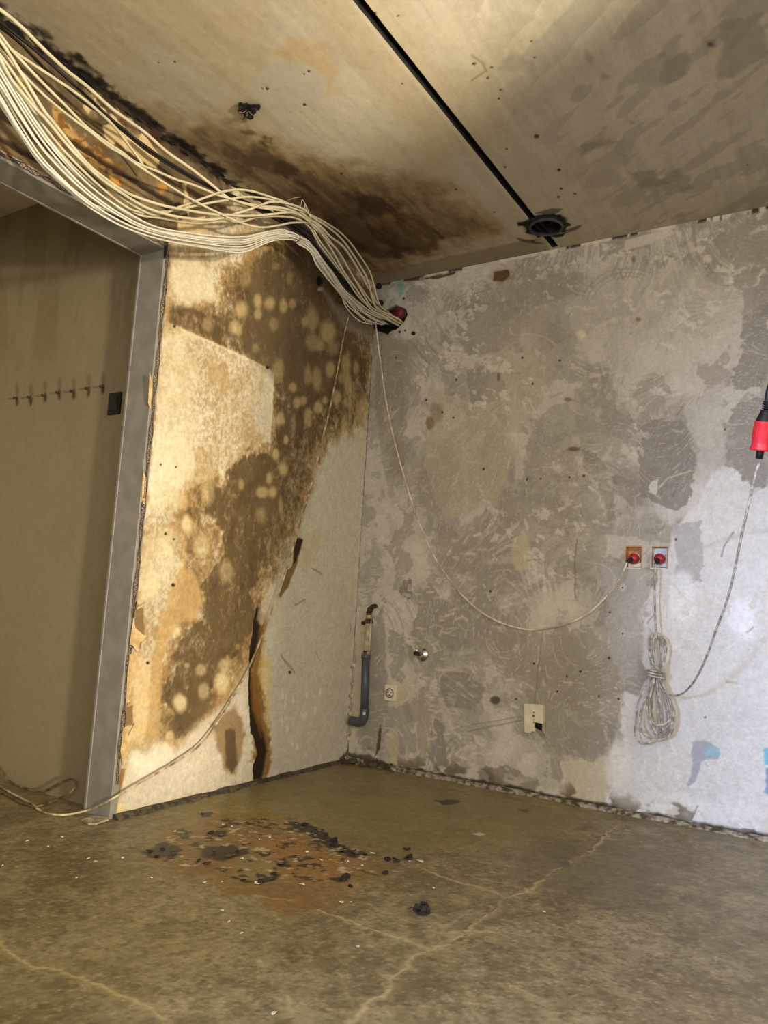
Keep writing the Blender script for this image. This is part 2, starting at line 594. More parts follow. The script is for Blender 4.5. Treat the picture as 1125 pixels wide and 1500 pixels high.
# scraped pale plaster beside the frame
S.poly([(246, 385), (290, 378), (312, 400), (318, 440), (290, 446), (258, 446), (248, 420)], (212, 200, 166), 0.8, 0.02, 0.03)
S.poly([(238, 472), (275, 488), (290, 560), (288, 640), (262, 720), (215, 740), (222, 600)], (216, 204, 170), 0.5, 0.04, 0.06, 0.02)
S.poly([(215, 640), (265, 640), (282, 690), (255, 740), (212, 760)], (216, 203, 168), 0.55, 0.03, 0.05, 0.02)
S.poly([(205, 800), (250, 790), (262, 840), (235, 880), (200, 890)], (214, 198, 158), 0.5, 0.04, 0.06, 0.02)
S.poly([(196, 960), (222, 965), (225, 1060), (205, 1090), (190, 1080)], (214, 190, 140), 0.7, 0.02, 0.03)
S.poly([(262, 830), (282, 838), (298, 880), (290, 910), (262, 915), (240, 960), (228, 1080), (212, 1085), (222, 980), (238, 900)],
       (184, 152, 100), 0.75, 0.01, 0.02)
S.poly([(255, 1095), (330, 1030), (365, 975), (372, 1060), (378, 1100), (370, 1145), (170, 1200), (170, 1150), (182, 1130), (200, 1100)],
       (208, 198, 176), 0.8, 0.03, 0.03)
S.poly([(188, 1120), (225, 1085), (260, 1090), (245, 1120), (205, 1140)], (226, 218, 194), 0.6, 0.02, 0.03)
cld2, mm = S.polymask([(308, 1060), (342, 1035), (362, 1075), (352, 1110), (345, 1136), (328, 1125), (316, 1090)], 0.014, 0.02, 0.006)
S.mix(mm * 0.75, (134, 108, 66), cld2)
S.poly([(330, 1070), (345, 1068), (348, 1120), (340, 1132), (330, 1120)], (84, 66, 42), 0.8, 0.008, 0.012)
# right-hand part, plain old paint
idx, m = S.polymask([(440, 760), (500, 640), (540, 640), (528, 800), (520, 1000), (508, 1115), (392, 1140), (392, 1100), (385, 980), (392, 900)], 0.05, 0.05)
S.mix(m * 0.85, (196, 188, 164), idx)
S.poly([(382, 960), (398, 960), (396, 1040), (392, 1090), (376, 1060)], (204, 178, 108), 0.55, 0.02, 0.02)
S.poly([(437, 830), (447, 777), (470, 778), (468, 800), (450, 840)], (190, 174, 136), 0.6, 0.008, 0.01)
for a, b, c, d in [(735, 520, 790, 590), (790, 330, 830, 310), (870, 510, 880, 530), (860, 190, 895, 215), (1000, 400, 1004, 425)]:
    S.stroke([(130 + a / 2.616, 760 + b / 2.616), (130 + c / 2.616, 760 + d / 2.616)], 0.008, (120, 106, 82), 0.6, 0.004, 0.01, 0.004)
for k in range(16):
    a, b = random.uniform(410, 470), random.uniform(1010, 1110)
    S.ell(a, b, 2, 5, (222, 216, 198), 0.6)
# torn gashes in the wall covering
G1 = [(378, 886), (384, 902), (381, 930), (374, 960), (369, 985), (374, 1040), (388, 1075), (392, 1100), (386, 1136), (384, 1142), (372, 1142), (371, 1122),
      (377, 1104), (372, 1080), (367, 1074), (365, 1000), (366, 962), (369, 935), (373, 908)]
S.poly([(378, 890), (392, 905), (386, 940), (382, 1000), (396, 1070), (398, 1120), (388, 1146), (372, 1142), (366, 1000)], (164, 132, 74), 0.6, 0.014, 0.014, 0.02)
S.poly([(378, 888), (388, 905), (384, 940), (378, 985), (386, 1040), (394, 1085), (395, 1115), (388, 1144), (372, 1142), (366, 1000), (369, 930)], (120, 86, 42), 0.8, 0.012, 0.02, 0.022)
S.poly(G1, (40, 27, 15), 0.97, 0.004, 0.006, 0.003, h=-0.012)
S.poly([(370, 985), (374, 985), (382, 1050), (388, 1080), (384, 1085), (372, 1040)], (120, 80, 30), 0.75, 0.008, 0.01)
G2 = [(436, 787), (445, 790), (437, 826), (428, 846), (423, 862), (412, 876), (408, 870), (413, 852), (418, 838), (428, 830), (431, 805)]
S.poly(G2, (120, 92, 52), 0.9, 0.004, 0.008, 0.004, h=-0.006)
S.poly([(437, 788), (445, 790), (436, 822), (430, 828), (433, 805)], (52, 38, 22), 0.95, 0.003, 0.004)
S.poly([(380, 905), (385, 880), (405, 870), (412, 876), (396, 905), (384, 915)], (200, 190, 164), 0.6, 0.01, 0.01)
# bare strip at the foot of the frame
S.poly([(170, 1122), (184, 1128), (180, 1150), (176, 1165), (168, 1195), (160, 1195)], (140, 100, 48), 0.9, 0.004, 0.008, h=-0.004)
S.ell(172, 1184, 8, 8, (226, 196, 140), 0.9)
# smooth light grey wash at the top corner
S.poly([(470, 420), (490, 440), (540, 478), (546, 500), (520, 490), (495, 470)], (150, 140, 122), 0.7, 0.02, 0.02)
S.ell(469, 412, 4, 6.5, (24, 20, 16), 0.95, 0.2, 0.3, h=-0.010)
S.ell(469, 424, 4, 3, (176, 166, 142), 0.8)
S.poly([(512, 1078), (518, 1000), (523, 930), (527, 896), (534, 896), (528, 1010), (521, 1062), (514, 1112), (506, 1112)], (236, 228, 204), 0.95, 0.004, 0.02, 0.012, h=0.003)
S.stroke([(510, 1080), (517, 1010), (522, 940), (526, 898)], 0.004, (110, 98, 74), 0.7, 0.003, 0.02, 0.01)
S.poly([(505, 1118), (498, 1112), (508, 1098), (516, 1085), (520, 1120)], (84, 74, 56), 0.8, 0.005, 0.02, 0.01)
# corner line
S.mix(sstep(0.010, 0.003, U + S.w2 * 0.01) * sstep(0.15, 0.4, fbm(U * 3, V * 9, 3, 61)) * 0.75, (74, 64, 48))
S.mix(sstep(0.05, 0.01, U + S.w1 * 0.05) * sstep(0.45, 0.55, fbm(U * 9, V * 7, 3, 62)) * 0.5 * (V < 1.4), (214, 208, 190))
# ------------------------ header over the opening: scorched, peeled, rusty
lim = ZH + 0.01
hd_pts = [(-60, 170), (-60, -40), (100, 88), (344, 268), (340, 300), (300, 318), (262, 334), (236, 352), (120, 292), (-10, 222)]
S.poly(hd_pts, (112, 94, 64), 0.93, 0.012, 0.02, 0.006)
S.poly(hd_pts, (84, 70, 48), 0.5, 0.01, 0.05, 0.01)
idx, m = S.polymask(hd_pts, 0.01, 0.02)
S.mix(m * sstep(0.48, 0.6, fbm(U[idx] * 9, V[idx] * 14, 4, 66)) * 0.5, (138, 118, 84), idx)
S.mix(m * sstep(0.53, 0.62, fbm(U[idx] * 7, V[idx] * 12, 4, 67)) * 0.6, (70, 56, 38), idx)
for P in ([(151, 185), (164, 184), (176, 196), (190, 208), (206, 218), (231, 238), (228, 246), (212, 238), (196, 228), (183, 222), (176, 212), (170, 208), (164, 211), (154, 199)],
          [(162, 169), (172, 177), (180, 186), (196, 190), (209, 196), (228, 218), (236, 228), (233, 240), (215, 228), (190, 207), (175, 192)],
          [(119, 151), (126, 153), (134, 161), (129, 166), (122, 159)], [(134, 140), (140, 145), (157, 167), (150, 164)],
          [(168, 150), (190, 168), (196, 178), (176, 166)], [(265, 268), (272, 267), (280, 292), (276, 318), (270, 300)],
          [(135, 292), (155, 302), (190, 322), (180, 330), (150, 314)], [(258, 318), (300, 318), (296, 345), (262, 345)]):
    S.poly(P, (204, 178, 128), 0.95, 0.003, 0.012, 0.005, h=0.0015)
for P, c in (([(80, 158), (100, 188), (116, 202), (140, 217), (156, 226), (164, 236), (172, 250), (160, 256), (140, 240), (116, 220), (96, 205), (84, 180)], (184, 146, 84)),
             ([(60, 190), (84, 205), (100, 232), (120, 255), (104, 250), (80, 225)], (204, 174, 116)),
             ([(160, 256), (176, 262), (186, 272), (176, 276), (160, 266)], (196, 140, 54)),
             ([(228, 270), (242, 276), (240, 292), (230, 284)], (190, 134, 54)), ([(20, 115), (32, 112), (40, 124), (28, 128)], (196, 150, 70))):
    S.poly(P, c, 0.85, 0.014, 0.03, 0.03)
idx, m = S.polymask([(80, 150), (180, 240), (190, 280), (150, 265), (80, 210)], 0.02, 0.03)
S.mix(m * sstep(0.56, 0.64, fbm(U[idx] * 40, V[idx] * 60, 3, 68)) * 0.8, (110, 68, 22), idx)
for P, wd in (([(92, 198), (150, 236), (208, 272), (262, 303)], 0.02), ([(-10, 158), (40, 192), (92, 233), (140, 262), (200, 292)], 0.03),
              ([(-10, 196), (46, 230), (70, 242)], 0.018)):
    S.stroke(P, wd, (40, 28, 16), 0.9, 0.006, 0.014, 0.004, h=-0.008)
S.poly([(236, 300), (262, 296), (270, 306), (244, 312)], (26, 20, 14), 0.9, 0.004, 0.01)
S.poly([(258, 318), (276, 312), (274, 322), (262, 324)], (26, 20, 14), 0.9, 0.004, 0.01)
# black ragged crack under the ceiling
band = sstep(0.045, 0.005, (H - V) + S.w1 * 0.09 + S.w2 * 0.03) * sstep(0.95, 1.25, U)
S.mix(band * 0.95, (34, 26, 18))
S.h[:] -= (band * 0.01).astype(np.float32)
S.mix(sstep(0.10, 0.03, (H - V) + S.w1 * 0.14) * sstep(1.1, 1.4, U) * sstep(0.46, 0.54, fbm(U * 20, V * 25, 3, 69)) * 0.8, (60, 40, 24))
# black gap against the steel frame
d_open = np.maximum(np.maximum(YJ - U, U - OPEN_END), V - ZH)
d_open = np.where((V < ZH) & (U < YJ), YJ - U, np.where((U > YJ) & (V > ZH), V - ZH, np.hypot(np.maximum(YJ - U, 0), np.maximum(V - ZH, 0))))
S.mix(sstep(0.032, 0.018, d_open + S.w1 * 0.03 + S.w2 * 0.012) * 0.95, (36, 26, 16))
S.mix(sstep(0.05, 0.02, d_open + S.w1 * 0.06) * 0.55 * sstep(0.4, 0.6, n_b), (130, 92, 44))
S.h[:] -= (sstep(0.016, 0.010, d_open) * 0.006).astype(np.float32)
# torn patches next to the frame
for P in ([(196, 880), (212, 892), (212, 925), (206, 950), (197, 920), (192, 905)], [(180, 1040), (196, 1032), (196, 1062), (178, 1064)], [(203, 770), (206, 790), (204, 812), (200, 800)]):
    S.poly(P, (122, 96, 60), 0.9, 0.003, 0.008, h=-0.003)
# small dark holes
for a, b, r in [(256, 478, 2.2), (392, 538, 2.6), (254, 857, 3.2), (217, 971, 2.6), (236, 680, 1.6), (258, 684, 1.4), (255, 790, 1.6), (425, 985, 2.2), (243, 782, 2)]:
    S.ell(a, b, r * 0.95, r * 0.95, (30, 22, 14), 0.9, 0.4, 0.2, h=-0.003)
# mottling
S.col *= (1 + (S.ps[:, None] * 0.14) + (S.w2[:, None] * 0.10))
S.h[:] += (fbm(U * 18, V * 18, 4, 71) - 0.5).astype(np.float32) * 0.003
MW = surface_mat('stained_left_plaster', 0.88, 0.05, 0.13, 130)
wall_left = S.build('wall_left', lambda u, v: np.c_[np.zeros_like(u), -u, v], (1, 0, 0), MW,
                    keep=lambda u, v: ~((u > YJ) & (u < OPEN_END) & (v < ZH)))

# =================================================================== BACK WALL  (u = x, v = z)
R1 = (1.412, 1.478, 1.043, 1.135)     # socket recesses x0 x1 z0 z1
R2 = (1.521, 1.586, 1.044, 1.134)
S = Surface(axis_grid(0, 2.24, 0.004, hi=4.2, snap=(R1[0], R1[1], R2[0], R2[1])), axis_grid(0, H, 0.004, snap=(R1[2], R1[3], H)), 1, 0.0,
            lambda p: (p[0], p[2]))
U, V = S.U, S.V
S.col[:] = (180, 174, 160)
wx = U + 0.06 * (fbm(U * 4, V * 4, 3, 81) - 0.5) * 2
wy = V + 0.06 * (fbm(U * 4 + 9, V * 4, 3, 82) - 0.5) * 2
b1 = fbm(wx * 3.2, wy * 2.6, 5, 83, 0.55)
b2 = fbm(wx * 8, wy * 7, 4, 84, 0.6)
S.mix(sstep(0.51, 0.545, b1 + S.w2 * 0.10) * 0.6, (154, 148, 136))
S.mix(sstep(0.44, 0.41, b1 + S.w2 * 0.10) * 0.6, (200, 193, 178))
S.mix(sstep(0.56, 0.585, b2 + S.w2 * 0.12) * 0.55, (144, 137, 124))
S.mix(sstep(0.40, 0.375, b2 + S.w2 * 0.12) * 0.55, (204, 197, 182))
ang = fbm(U * 1.5, V * 1.5, 2, 88)
ca, sa = np.cos(ang * 6), np.sin(ang * 6)
tr = fbm((U * ca + V * sa) * 7, (-U * sa + V * ca) * 34, 4, 85, 0.6)
scr = sstep(0.45, 0.6, fbm(U * 2.6, V * 2.6, 3, 89))
S.mix(scr * sstep(0.56, 0.62, tr + S.w2 * 0.1) * 0.45, (202, 195, 180))
S.mix(scr * sstep(0.42, 0.36, tr + S.w2 * 0.1) * 0.4, (142, 135, 122))
# pale paint on the right
PALE = [(1040, 690), (1062, 682), (1085, 684), (1094, 700), (1100, 722), (1125, 712), (1300, 700), (1400, 1320), (1125, 1235), (880, 1188), (826, 1172), (818, 1112),
        (880, 1112), (895, 1095), (905, 1060), (915, 1012), (935, 1020), (948, 985), (935, 900), (958, 850), (990, 770), (1020, 740)]
S.poly(PALE, (214, 211, 205), 0.93, 0.006, 0.03, 0.006)
idx, m = S.polymask(PALE, 0.006, 0.03, 0.006)
S.mix(m * sstep(0.52, 0.6, b2[idx]) * 0.45, (204, 201, 195), idx)
S.mix(m * sstep(0.62, 0.70, tr[idx]) * 0.35, (234, 232, 228), idx)
S.poly([(820, 1112), (878, 1110), (900, 1095), (895, 1150), (880, 1186), (828, 1172)], (190, 180, 152), 0.8, 0.01, 0.03)
S.poly([(905, 760), (1000, 760), (1010, 850), (990, 1000), (1060, 900), (1125, 880), (1125, 700), (1040, 690)], (218, 214, 206), 0.55, 0.03, 0.06)
# grey cement patches
D1, D2, D3 = (138, 132, 122), (150, 144, 132), (126, 120, 108)
for P, c, a in [
    ([(938, 622), (968, 614), (1000, 618), (1012, 640), (1019, 680), (1014, 726), (992, 745), (968, 742), (940, 726), (934, 680)], D1, .75),
    ([(898, 700), (935, 700), (942, 740), (930, 746), (905, 722)], D1, .5),
    ([(1070, 600), (1086, 588), (1125, 575), (1125, 712), (1104, 718), (1092, 692), (1062, 682), (1064, 640)], D2, .85),
    ([(1088, 470), (1125, 440), (1125, 572), (1074, 570), (1070, 540), (1085, 520)], D1, .7),
    ([(1050, 350), (1125, 310), (1125, 440), (1095, 470), (1085, 420), (1068, 390)], D2, .6),
    ([(876, 350), (940, 332), (960, 340), (930, 365), (890, 372)], D2, .6),
    ([(670, 450), (760, 440), (765, 515), (680, 520), (668, 490)], (146, 140, 128), .6),
    ([(765, 400), (815, 392), (818, 440), (770, 446)], D2, .5),
    ([(684, 545), (705, 535), (735, 545), (738, 580), (712, 595), (688, 590)], D2, .75),
    ([(800, 600), (840, 585), (905, 590), (930, 630), (935, 668), (905, 640), (860, 632), (825, 640), (780, 660), (760, 662)], D2, .5),
    ([(780, 655), (830, 632), (845, 660), (800, 680), (765, 740), (755, 720)], D2, .45),
    ([(850, 655), (870, 660), (895, 700), (902, 760), (892, 760), (880, 710), (855, 680)], D3, .4),
    ([(755, 700), (800, 690), (860, 700), (890, 770), (880, 830), (820, 850), (770, 800)], D2, .4),
    ([(860, 460), (930, 440), (925, 460), (870, 472)], D2, .4),
    ([(590, 850), (606, 852), (606, 875), (592, 878), (585, 862)], D1, .9),
    ([(616, 870), (630, 855), (636, 866), (650, 880), (690, 900), (690, 940), (660, 960), (635, 930), (620, 945), (600, 930), (610, 900)], D2, .8),
    ([(640, 830), (690, 822), (700, 836), (660, 845)], D2, .7),
    ([(570, 920), (590, 930), (594, 990), (580, 1000), (572, 980)], D2, .6),
    ([(648, 990), (690, 985), (710, 1010), (690, 1040), (650, 1030)], D1, .6),
    ([(560, 1040), (600, 1030), (612, 1100), (590, 1110), (565, 1090)], D2, .6),
    ([(632, 1060), (650, 1055), (655, 1120), (640, 1130), (628, 1110)], D1, .7),
    ([(530, 930), (562, 880), (566, 1040), (556, 1100), (530, 1110)], (146, 140, 128), .6),
    ([(700, 940), (860, 920), (905, 960), (910, 1090), (840, 1112), (800, 1105), (760, 1000)], (148, 140, 124), .55),
    ([(880, 830), (935, 830), (950, 900), (930, 990), (912, 1000), (890, 940)], (172, 168, 164), .6),
    ([(985, 770), (1030, 760), (1025, 850), (990, 860)], (180, 176, 172), .8),
    ([(700, 1130), (740, 1120), (800, 1150), (780, 1165), (710, 1150)], D3, .6),
    ([(810, 1070), (880, 1070), (890, 1090), (868, 1114), (812, 1110)], D2, .6),
    ([(735, 470), (800, 450), (810, 560), (760, 640), (700, 620), (720, 540)], (168, 158, 134), .5),
    ([(560, 480), (600, 500), (590, 700), (560, 690), (548, 560)], (142, 134, 114), .4),
    ([(575, 590), (596, 600), (590, 680), (570, 690)], D2, .5),
]:
    S.poly(P, c, min(1, a * 1.15), 0.003, 0.03, 0.014)
# lighter plaster fields
for P, c, a in [
    ([(830, 440), (900, 410), (1000, 390), (1080, 430), (1075, 500), (1010, 540), (930, 560), (850, 520)], (190, 183, 168), .5),
    ([(630, 570), (720, 600), (760, 660), (730, 740), (650, 760), (620, 680)], (178, 168, 142), .55),
    ([(1000, 600), (1060, 560), (1062, 680), (1030, 720), (1022, 660)], (196, 190, 178), .6),
    ([(745, 790), (775, 780), (778, 830), (752, 838)], (192, 182, 150), .7),
    ([(612, 1000), (629, 1000), (630, 1100), (611, 1100)], (164, 156, 136), .9),
    ([(566, 1080), (580, 1065), (590, 1120), (602, 1140), (570, 1130)], (186, 178, 150), .8),
    ([(590, 1085), (600, 1090), (602, 1116), (592, 1118)], (188, 180, 156), .8),
    ([(578, 1010), (600, 1005), (592, 1030), (580, 1035)], (188, 178, 150), .8),
]:
    S.poly(P, c, a, 0.008, 0.03, 0.008)
for a, b, rx, ry, c, al in [(998, 880, 20, 42, (232, 231, 228), .8), (1086, 906, 24, 32, (236, 235, 233), .85), (905, 1120, 20, 36, (222, 218, 208), .75),
                            (968, 1180, 40, 20, (226, 224, 218), .6), (1040, 1190, 70, 18, (228, 226, 222), .5), (852, 490, 7, 6, (214, 200, 170), .9), (973, 910, 8, 10, (215, 213, 208), .4)]:
    S.ell(a, b, rx, ry, c, al, 0.3, 0.3)
# trowel scars and pale flecks
fl = fbm(wx * 26 + wy * 12, wy * 26, 4, 86, 0.6)
S.mix(scr * sstep(0.62, 0.66, fl) * 0.7, (210, 203, 188))
fl2 = fbm((U * ca - V * sa) * 22, (U * sa + V * ca) * 55, 3, 87, 0.6)
S.mix((1 - scr) * sstep(0.66, 0.70, fl2) * 0.5, (206, 199, 184))
S.h[:] += (scr * sstep(0.62, 0.66, fl) * 0.0012 + sstep(0.69, 0.73, fl2) * 0.001).astype(np.float32)
rng = random.Random(5)
for k in range(150):
    cx, cy = rng.gauss(650, 60), rng.gauss(930, 90)
    if not (555 < cx < 780 and 780 < cy < 1130):
        continue
    L_, t = rng.uniform(4, 13), rng.uniform(-0.4, 1.2)
    S.stroke([(cx, cy), (cx + L_ * math.cos(t), cy + L_ * math.sin(t) * rng.choice((-1, 1)))], rng.uniform(.003, .014), (204, 196, 172), rng.uniform(.4, .8), 0.004, 0.012, 0.006, h=0.0012)
for k in range(120):
    cx, cy = rng.uniform(570, 1110), rng.uniform(380, 1120)
    L_, t = rng.uniform(5, 22), rng.uniform(-1.2, 1.2)
    c = rng.choice(((204, 196, 178), (206, 198, 180), (130, 122, 106)))
    S.stroke([(cx, cy), (cx + L_ * math.cos(t), cy + L_ * math.sin(t))], rng.uniform(.003, .010), c, rng.uniform(.25, .6), 0.004, 0.012, 0.006)
S.stroke([(966, 715), (980, 700), (1012, 690)], 0.006, (200, 195, 184), .8, .003, .008)
S.poly([(955, 705), (966, 700), (962, 725), (948, 722)], (206, 202, 192), .9, .003, .01)
# dirt, rust, colour marks
S.poly([(724, 398), (744, 395), (746, 402), (738, 411), (724, 410)], (92, 66, 34), 0.9, 0.004, 0.008)
S.poly([(620, 408), (668, 397), (668, 401), (640, 408)], (70, 52, 32), 0.85, 0.003, 0.006)
for a, b, rx, ry, al in [(630, 620, 6, 9, .5), (640, 605, 10, 14, .3), (928, 380, 3, 5, .5), (840, 658, 9, 3, .7), (832, 585, 6, 3, .6), (730, 552, 2.5, 6, .6), (935, 468, 4, 3, .5), (735, 402, 16, 12, .25)]:
    S.ell(a, b, rx, ry, (96, 72, 40), al, 0.4, 0.2)
S.poly([(582, 414), (592, 413), (590, 430), (585, 436)], (70, 150, 130), 0.45, 0.006, 0.01)
S.poly([(1014, 1088), (1040, 1086), (1056, 1096), (1052, 1112), (1030, 1112), (1018, 1145), (1008, 1150), (1016, 1112)], (160, 162, 168), 0.9, 0.004, 0.012)
S.poly([(1036, 1092), (1056, 1095), (1052, 1110), (1034, 1106)], (146, 186, 196), 0.8, 0.004, 0.012)
S.poly([(1118, 1098), (1132, 1094), (1132, 1122), (1119, 1120)], (116, 178, 194), 0.9, 0.003, 0.008)
S.poly([(1120, 1124), (1132, 1124), (1132, 1168), (1121, 1160)], (110, 130, 160), 0.7, 0.003, 0.01)
# old arc scratches
for r in (60, 68, 76):
    S.stroke([(920 + r * math.cos(t) * 0.9, 450 + r * math.sin(t) * 0.75) for t in np.linspace(3.4, 5.2, 14)], 0.004, (150, 143, 130), 0.5, 0.003, 0.006)
S.stroke([(845, 790), (842, 830), (843, 875)], 0.005, (120, 110, 92), 0.7)
S.stroke([(795, 925), (788, 980), (784, 1030)], 0.004, (120, 110, 92), 0.6)
S.stroke([(685, 1072), (720, 1064), (765, 1055)], 0.006, (128, 120, 102), 0.6)
S.stroke([(690, 1062), (760, 1050)], 0.005, (128, 120, 102), 0.5)
S.stroke([(1074, 780), (1062, 800), (1058, 815)], 0.006, (128, 124, 120), 0.8)
S.stroke([(1022, 1180), (1014, 1200)], 0.004, (128, 124, 120), 0.7)
S.stroke([(1012, 810), (1092, 780), (1125, 778)], 0.02, (192, 187, 178), 0.5, 0.008)
# edge under the ceiling: chipped pale arris
top = sstep(0.022, 0.008, (H - V) + S.w1 * 0.03)
S.mix(top * sstep(0.5, 0.6, fbm(U * 9, V * 5, 3, 91)) * 0.8 * (U > 0.3), (214, 206, 184))
S.mix(top * sstep(0.58, 0.62, fbm(U * 14, V * 5, 3, 92)) * 0.9, (58, 48, 36))
S.poly([(915, 352), (980, 335), (985, 342), (940, 362), (916, 366)], (206, 198, 180), 0.8, 0.004, 0.012)
# foot of the wall: crumbling, dark gap
foot = sstep(0.030, 0.012, V + S.w1 * 0.03 + S.w2 * 0.01)
S.mix(foot * 0.9, (58, 50, 36))
S.h[:] -= (foot * 0.008).astype(np.float32)
mid = sstep(0.10, 0.03, V + S.w1 * 0.10)
S.mix(mid * (1 - foot) * sstep(0.48, 0.58, fbm(U * 14, V * 26, 3, 93)) * 0.7, (196, 188, 168))
S.mix(mid * (1 - foot) * sstep(0.55, 0.62, fbm(U * 12, V * 20, 3, 94)) * 0.7, (92, 82, 64))
# shaft of bare plaster by the pipe
S.poly([(514, 1060), (520, 990), (526, 905), (534, 905), (532, 1040), (522, 1075), (512, 1110), (505, 1110)], (196, 186, 158), 0.8, 0.006, 0.02)
S.poly([(551, 1095), (556, 1062), (558, 1062), (556, 1098), (548, 1110)], (70, 60, 46), 0.8, 0.003, 0.006, h=-0.004)
S.poly([(500, 1118), (510, 1102), (545, 1108), (560, 1112), (585, 1126), (560, 1134), (520, 1128)], (84, 74, 56), 0.85, 0.006, 0.02)
# ragged hole of the cable entry
S.poly([(548, 478), (556, 462), (564, 455), (578, 448), (592, 452), (596, 462), (590, 472), (580, 482), (566, 487), (552, 484)], (24, 18, 14), 0.97, 0.004, 0.008, h=-0.03)
for a, b, r in [(556, 444, 5), (591, 437, 2), (585, 486, 2), (567, 487, 3), (593, 484, 1.5), (605, 488, 3)]:
    S.ell(a, b, r, r * 0.9, (26, 20, 16), 0.9, 0.2, 0.15, h=-0.004)
# screw holes
for a, b in [(893, 897), (892, 964), (906, 1024), (954, 1048), (1033, 1051), (877, 1020), (830, 991), (850, 984), (1062, 629), (756, 1024), (782, 972), (708, 687), (772, 702), (792, 701),
             (834, 699), (855, 697), (820, 528), (624, 586), (648, 604), (718, 866), (580, 524), (990, 790), (816, 1013), (668, 556), (780, 562), (765, 524), (664, 612)]:
    S.ell(a, b, 1.6, 1.6, (40, 33, 26), 0.85, 0.45, 0.3, h=-0.003)
S.ell(725, 1026, 7, 5.5, (88, 80, 66), 0.9, 0.25, 0.1, h=-0.004)
S.ell(912, 928, 5, 5, (186, 182, 176), 0.9)
S.ell(912, 861, 5, 5, (196, 192, 186), 0.9)
for a, b, c in ((912, 928, 2), (912, 861, 2)):
    S.ell(a, b, c, c, (40, 34, 28), 0.95, 0.3, 0.1)
S.col *= (1 + S.ps[:, None] * 0.09 + S.w2[:, None] * 0.07)
S.h[:] += (fbm(U * 14, V * 14, 4, 96) - 0.5).astype(np.float32) * 0.004
MB = surface_mat('scraped_back_plaster', 0.9, 0.05, 0.18, 120)
# black cut-out behind the switch plate
HB = (1.021, 1.056, 0.293, 0.328)


def in_rect(u, v, r):
    return (u > r[0]) & (u < r[1]) & (v > r[2]) & (v < r[3])


wall_back = S.build('wall_back', lambda u, v: np.c_[u, np.zeros_like(u), v], (0, -1, 0), MB,
                    keep=lambda u, v: ~(in_rect(u, v, R1) | in_rect(u, v, R2) | in_rect(u, v, HB)))

# =================================================================== CEILING  (u = x, v = -y)
GX0, GX1 = 1.031, 1.062               # chased groove
CX, CY, CRAD = 1.078, 0.235, 0.086     # round box
S = Surface(axis_grid(0, 2.3, 0.005, lo=-4.0, hi=4.2, snap=(GX0, GX1, 0.0, -1.4)), axis_grid(0, 2.42, 0.005, hi=5.0), 2, H, lambda p: (p[0], -p[1]))
U, V = S.U, S.V
S.col[:] = (186, 176, 154)
st = fbm(U * 60, V * 3, 4, 101, 0.6) * 0.5 + fbm(U * 16, V * 2, 4, 111, 0.6) * 0.5
bl = fbm(U * 3.0, V * 2.2, 4, 102)
S.mix(sstep(0.45, 0.62, st) * 0.35, (200, 189, 166))
S.mix(sstep(0.5, 0.36, st) * 0.25, (164, 152, 130))
S.mix(sstep(0.5, 0.62, bl) * 0.3, (172, 159, 132))
lz = sstep(1.5, 0.9, U)
S.mix(lz * sstep(0.42, 0.6, fbm(U * 4, V * 4, 4, 103)) * 0.35, (186, 162, 120))
rz = sstep(1.15, 1.5, U + (S.w1) * 0.2)
tx = U * 0.8 + V * 0.6
ty = -U * 0.6 + V * 0.8
tb = fbm(tx * 5, ty * 16, 3, 104)
S.mix(rz * sstep(0.54, 0.6, tb) * 0.35, (138, 132, 120))
S.mix(rz * sstep(0.44, 0.38, tb) * 0.3, (176, 169, 154))
for P, c, a in [([(735, 100), (750, 72), (790, 90), (782, 104), (760, 100)], (140, 132, 116), .4),
                ([(858, 72), (866, 100), (880, 100), (905, 118), (880, 118)], (134, 128, 116), .5),
                ([(915, 165), (935, 180), (985, 180), (920, 185)], (138, 130, 116), .45),
                ([(845, 212), (890, 202), (910, 208), (880, 218), (850, 228)], (118, 110, 96), .45),
                ([(918, 252), (960, 250), (975, 268), (940, 276)], (124, 117, 104), .5),
                ([(968, 250), (1000, 246), (1010, 275), (975, 285)], (122, 116, 104), .35),
                ([(1060, 30), (1110, 20), (1120, 80), (1050, 120)], (128, 122, 112), .45),
                ([(960, 60), (1000, 50), (1010, 110), (975, 120)], (130, 124, 114), .4)]:
    S.poly(P, c, a, 0.012, 0.03, 0.01)
# soot over the corner
so = np.zeros(len(U), dtype=np.float32)
for P, a, sf in [([(150, 180), (300, 180), (420, 210), (520, 240), (640, 270), (700, 310), (740, 345), (640, 372), (548, 412), (440, 340), (340, 270)], .68, .16),
                 ([(310, 220), (380, 200), (450, 240), (520, 270), (600, 290), (640, 320), (640, 350), (570, 380), (500, 380), (450, 320), (400, 270), (340, 250)], .9, .12),
                 ([(360, 180), (400, 210), (430, 270), (480, 300), (450, 310), (390, 250)], .8, .04),
                 ([(130, 150), (230, 150), (330, 200), (300, 230), (200, 200)], .45, .08),
                 ([(500, 310), (560, 270), (640, 330), (690, 345), (600, 380), (540, 385)], .9, .09)]:
    idx, m = S.polymask(P, sf, 0.08, 0.02)
    so[idx] = np.maximum(so[idx], m * a)
sb = fbm(U * 34, V * 8, 4, 105, 0.65)
so = so * (0.72 + 0.5 * sstep(0.25, 0.75, sb * 0.55 + fbm(U * 5, V * 5, 4, 106) * 0.45))
S.mix(sstep(0.05, 0.6, so) * 0.75, (142, 118, 80))
S.mix(sstep(0.35, 1.05, so) * 0.9, (82, 65, 42))
S.mix(sstep(0.6, 1.0, so) * sstep(0.48, 0.68, fbm(U * 12, V * 7, 4, 107)) * 0.6, (54, 40, 24))
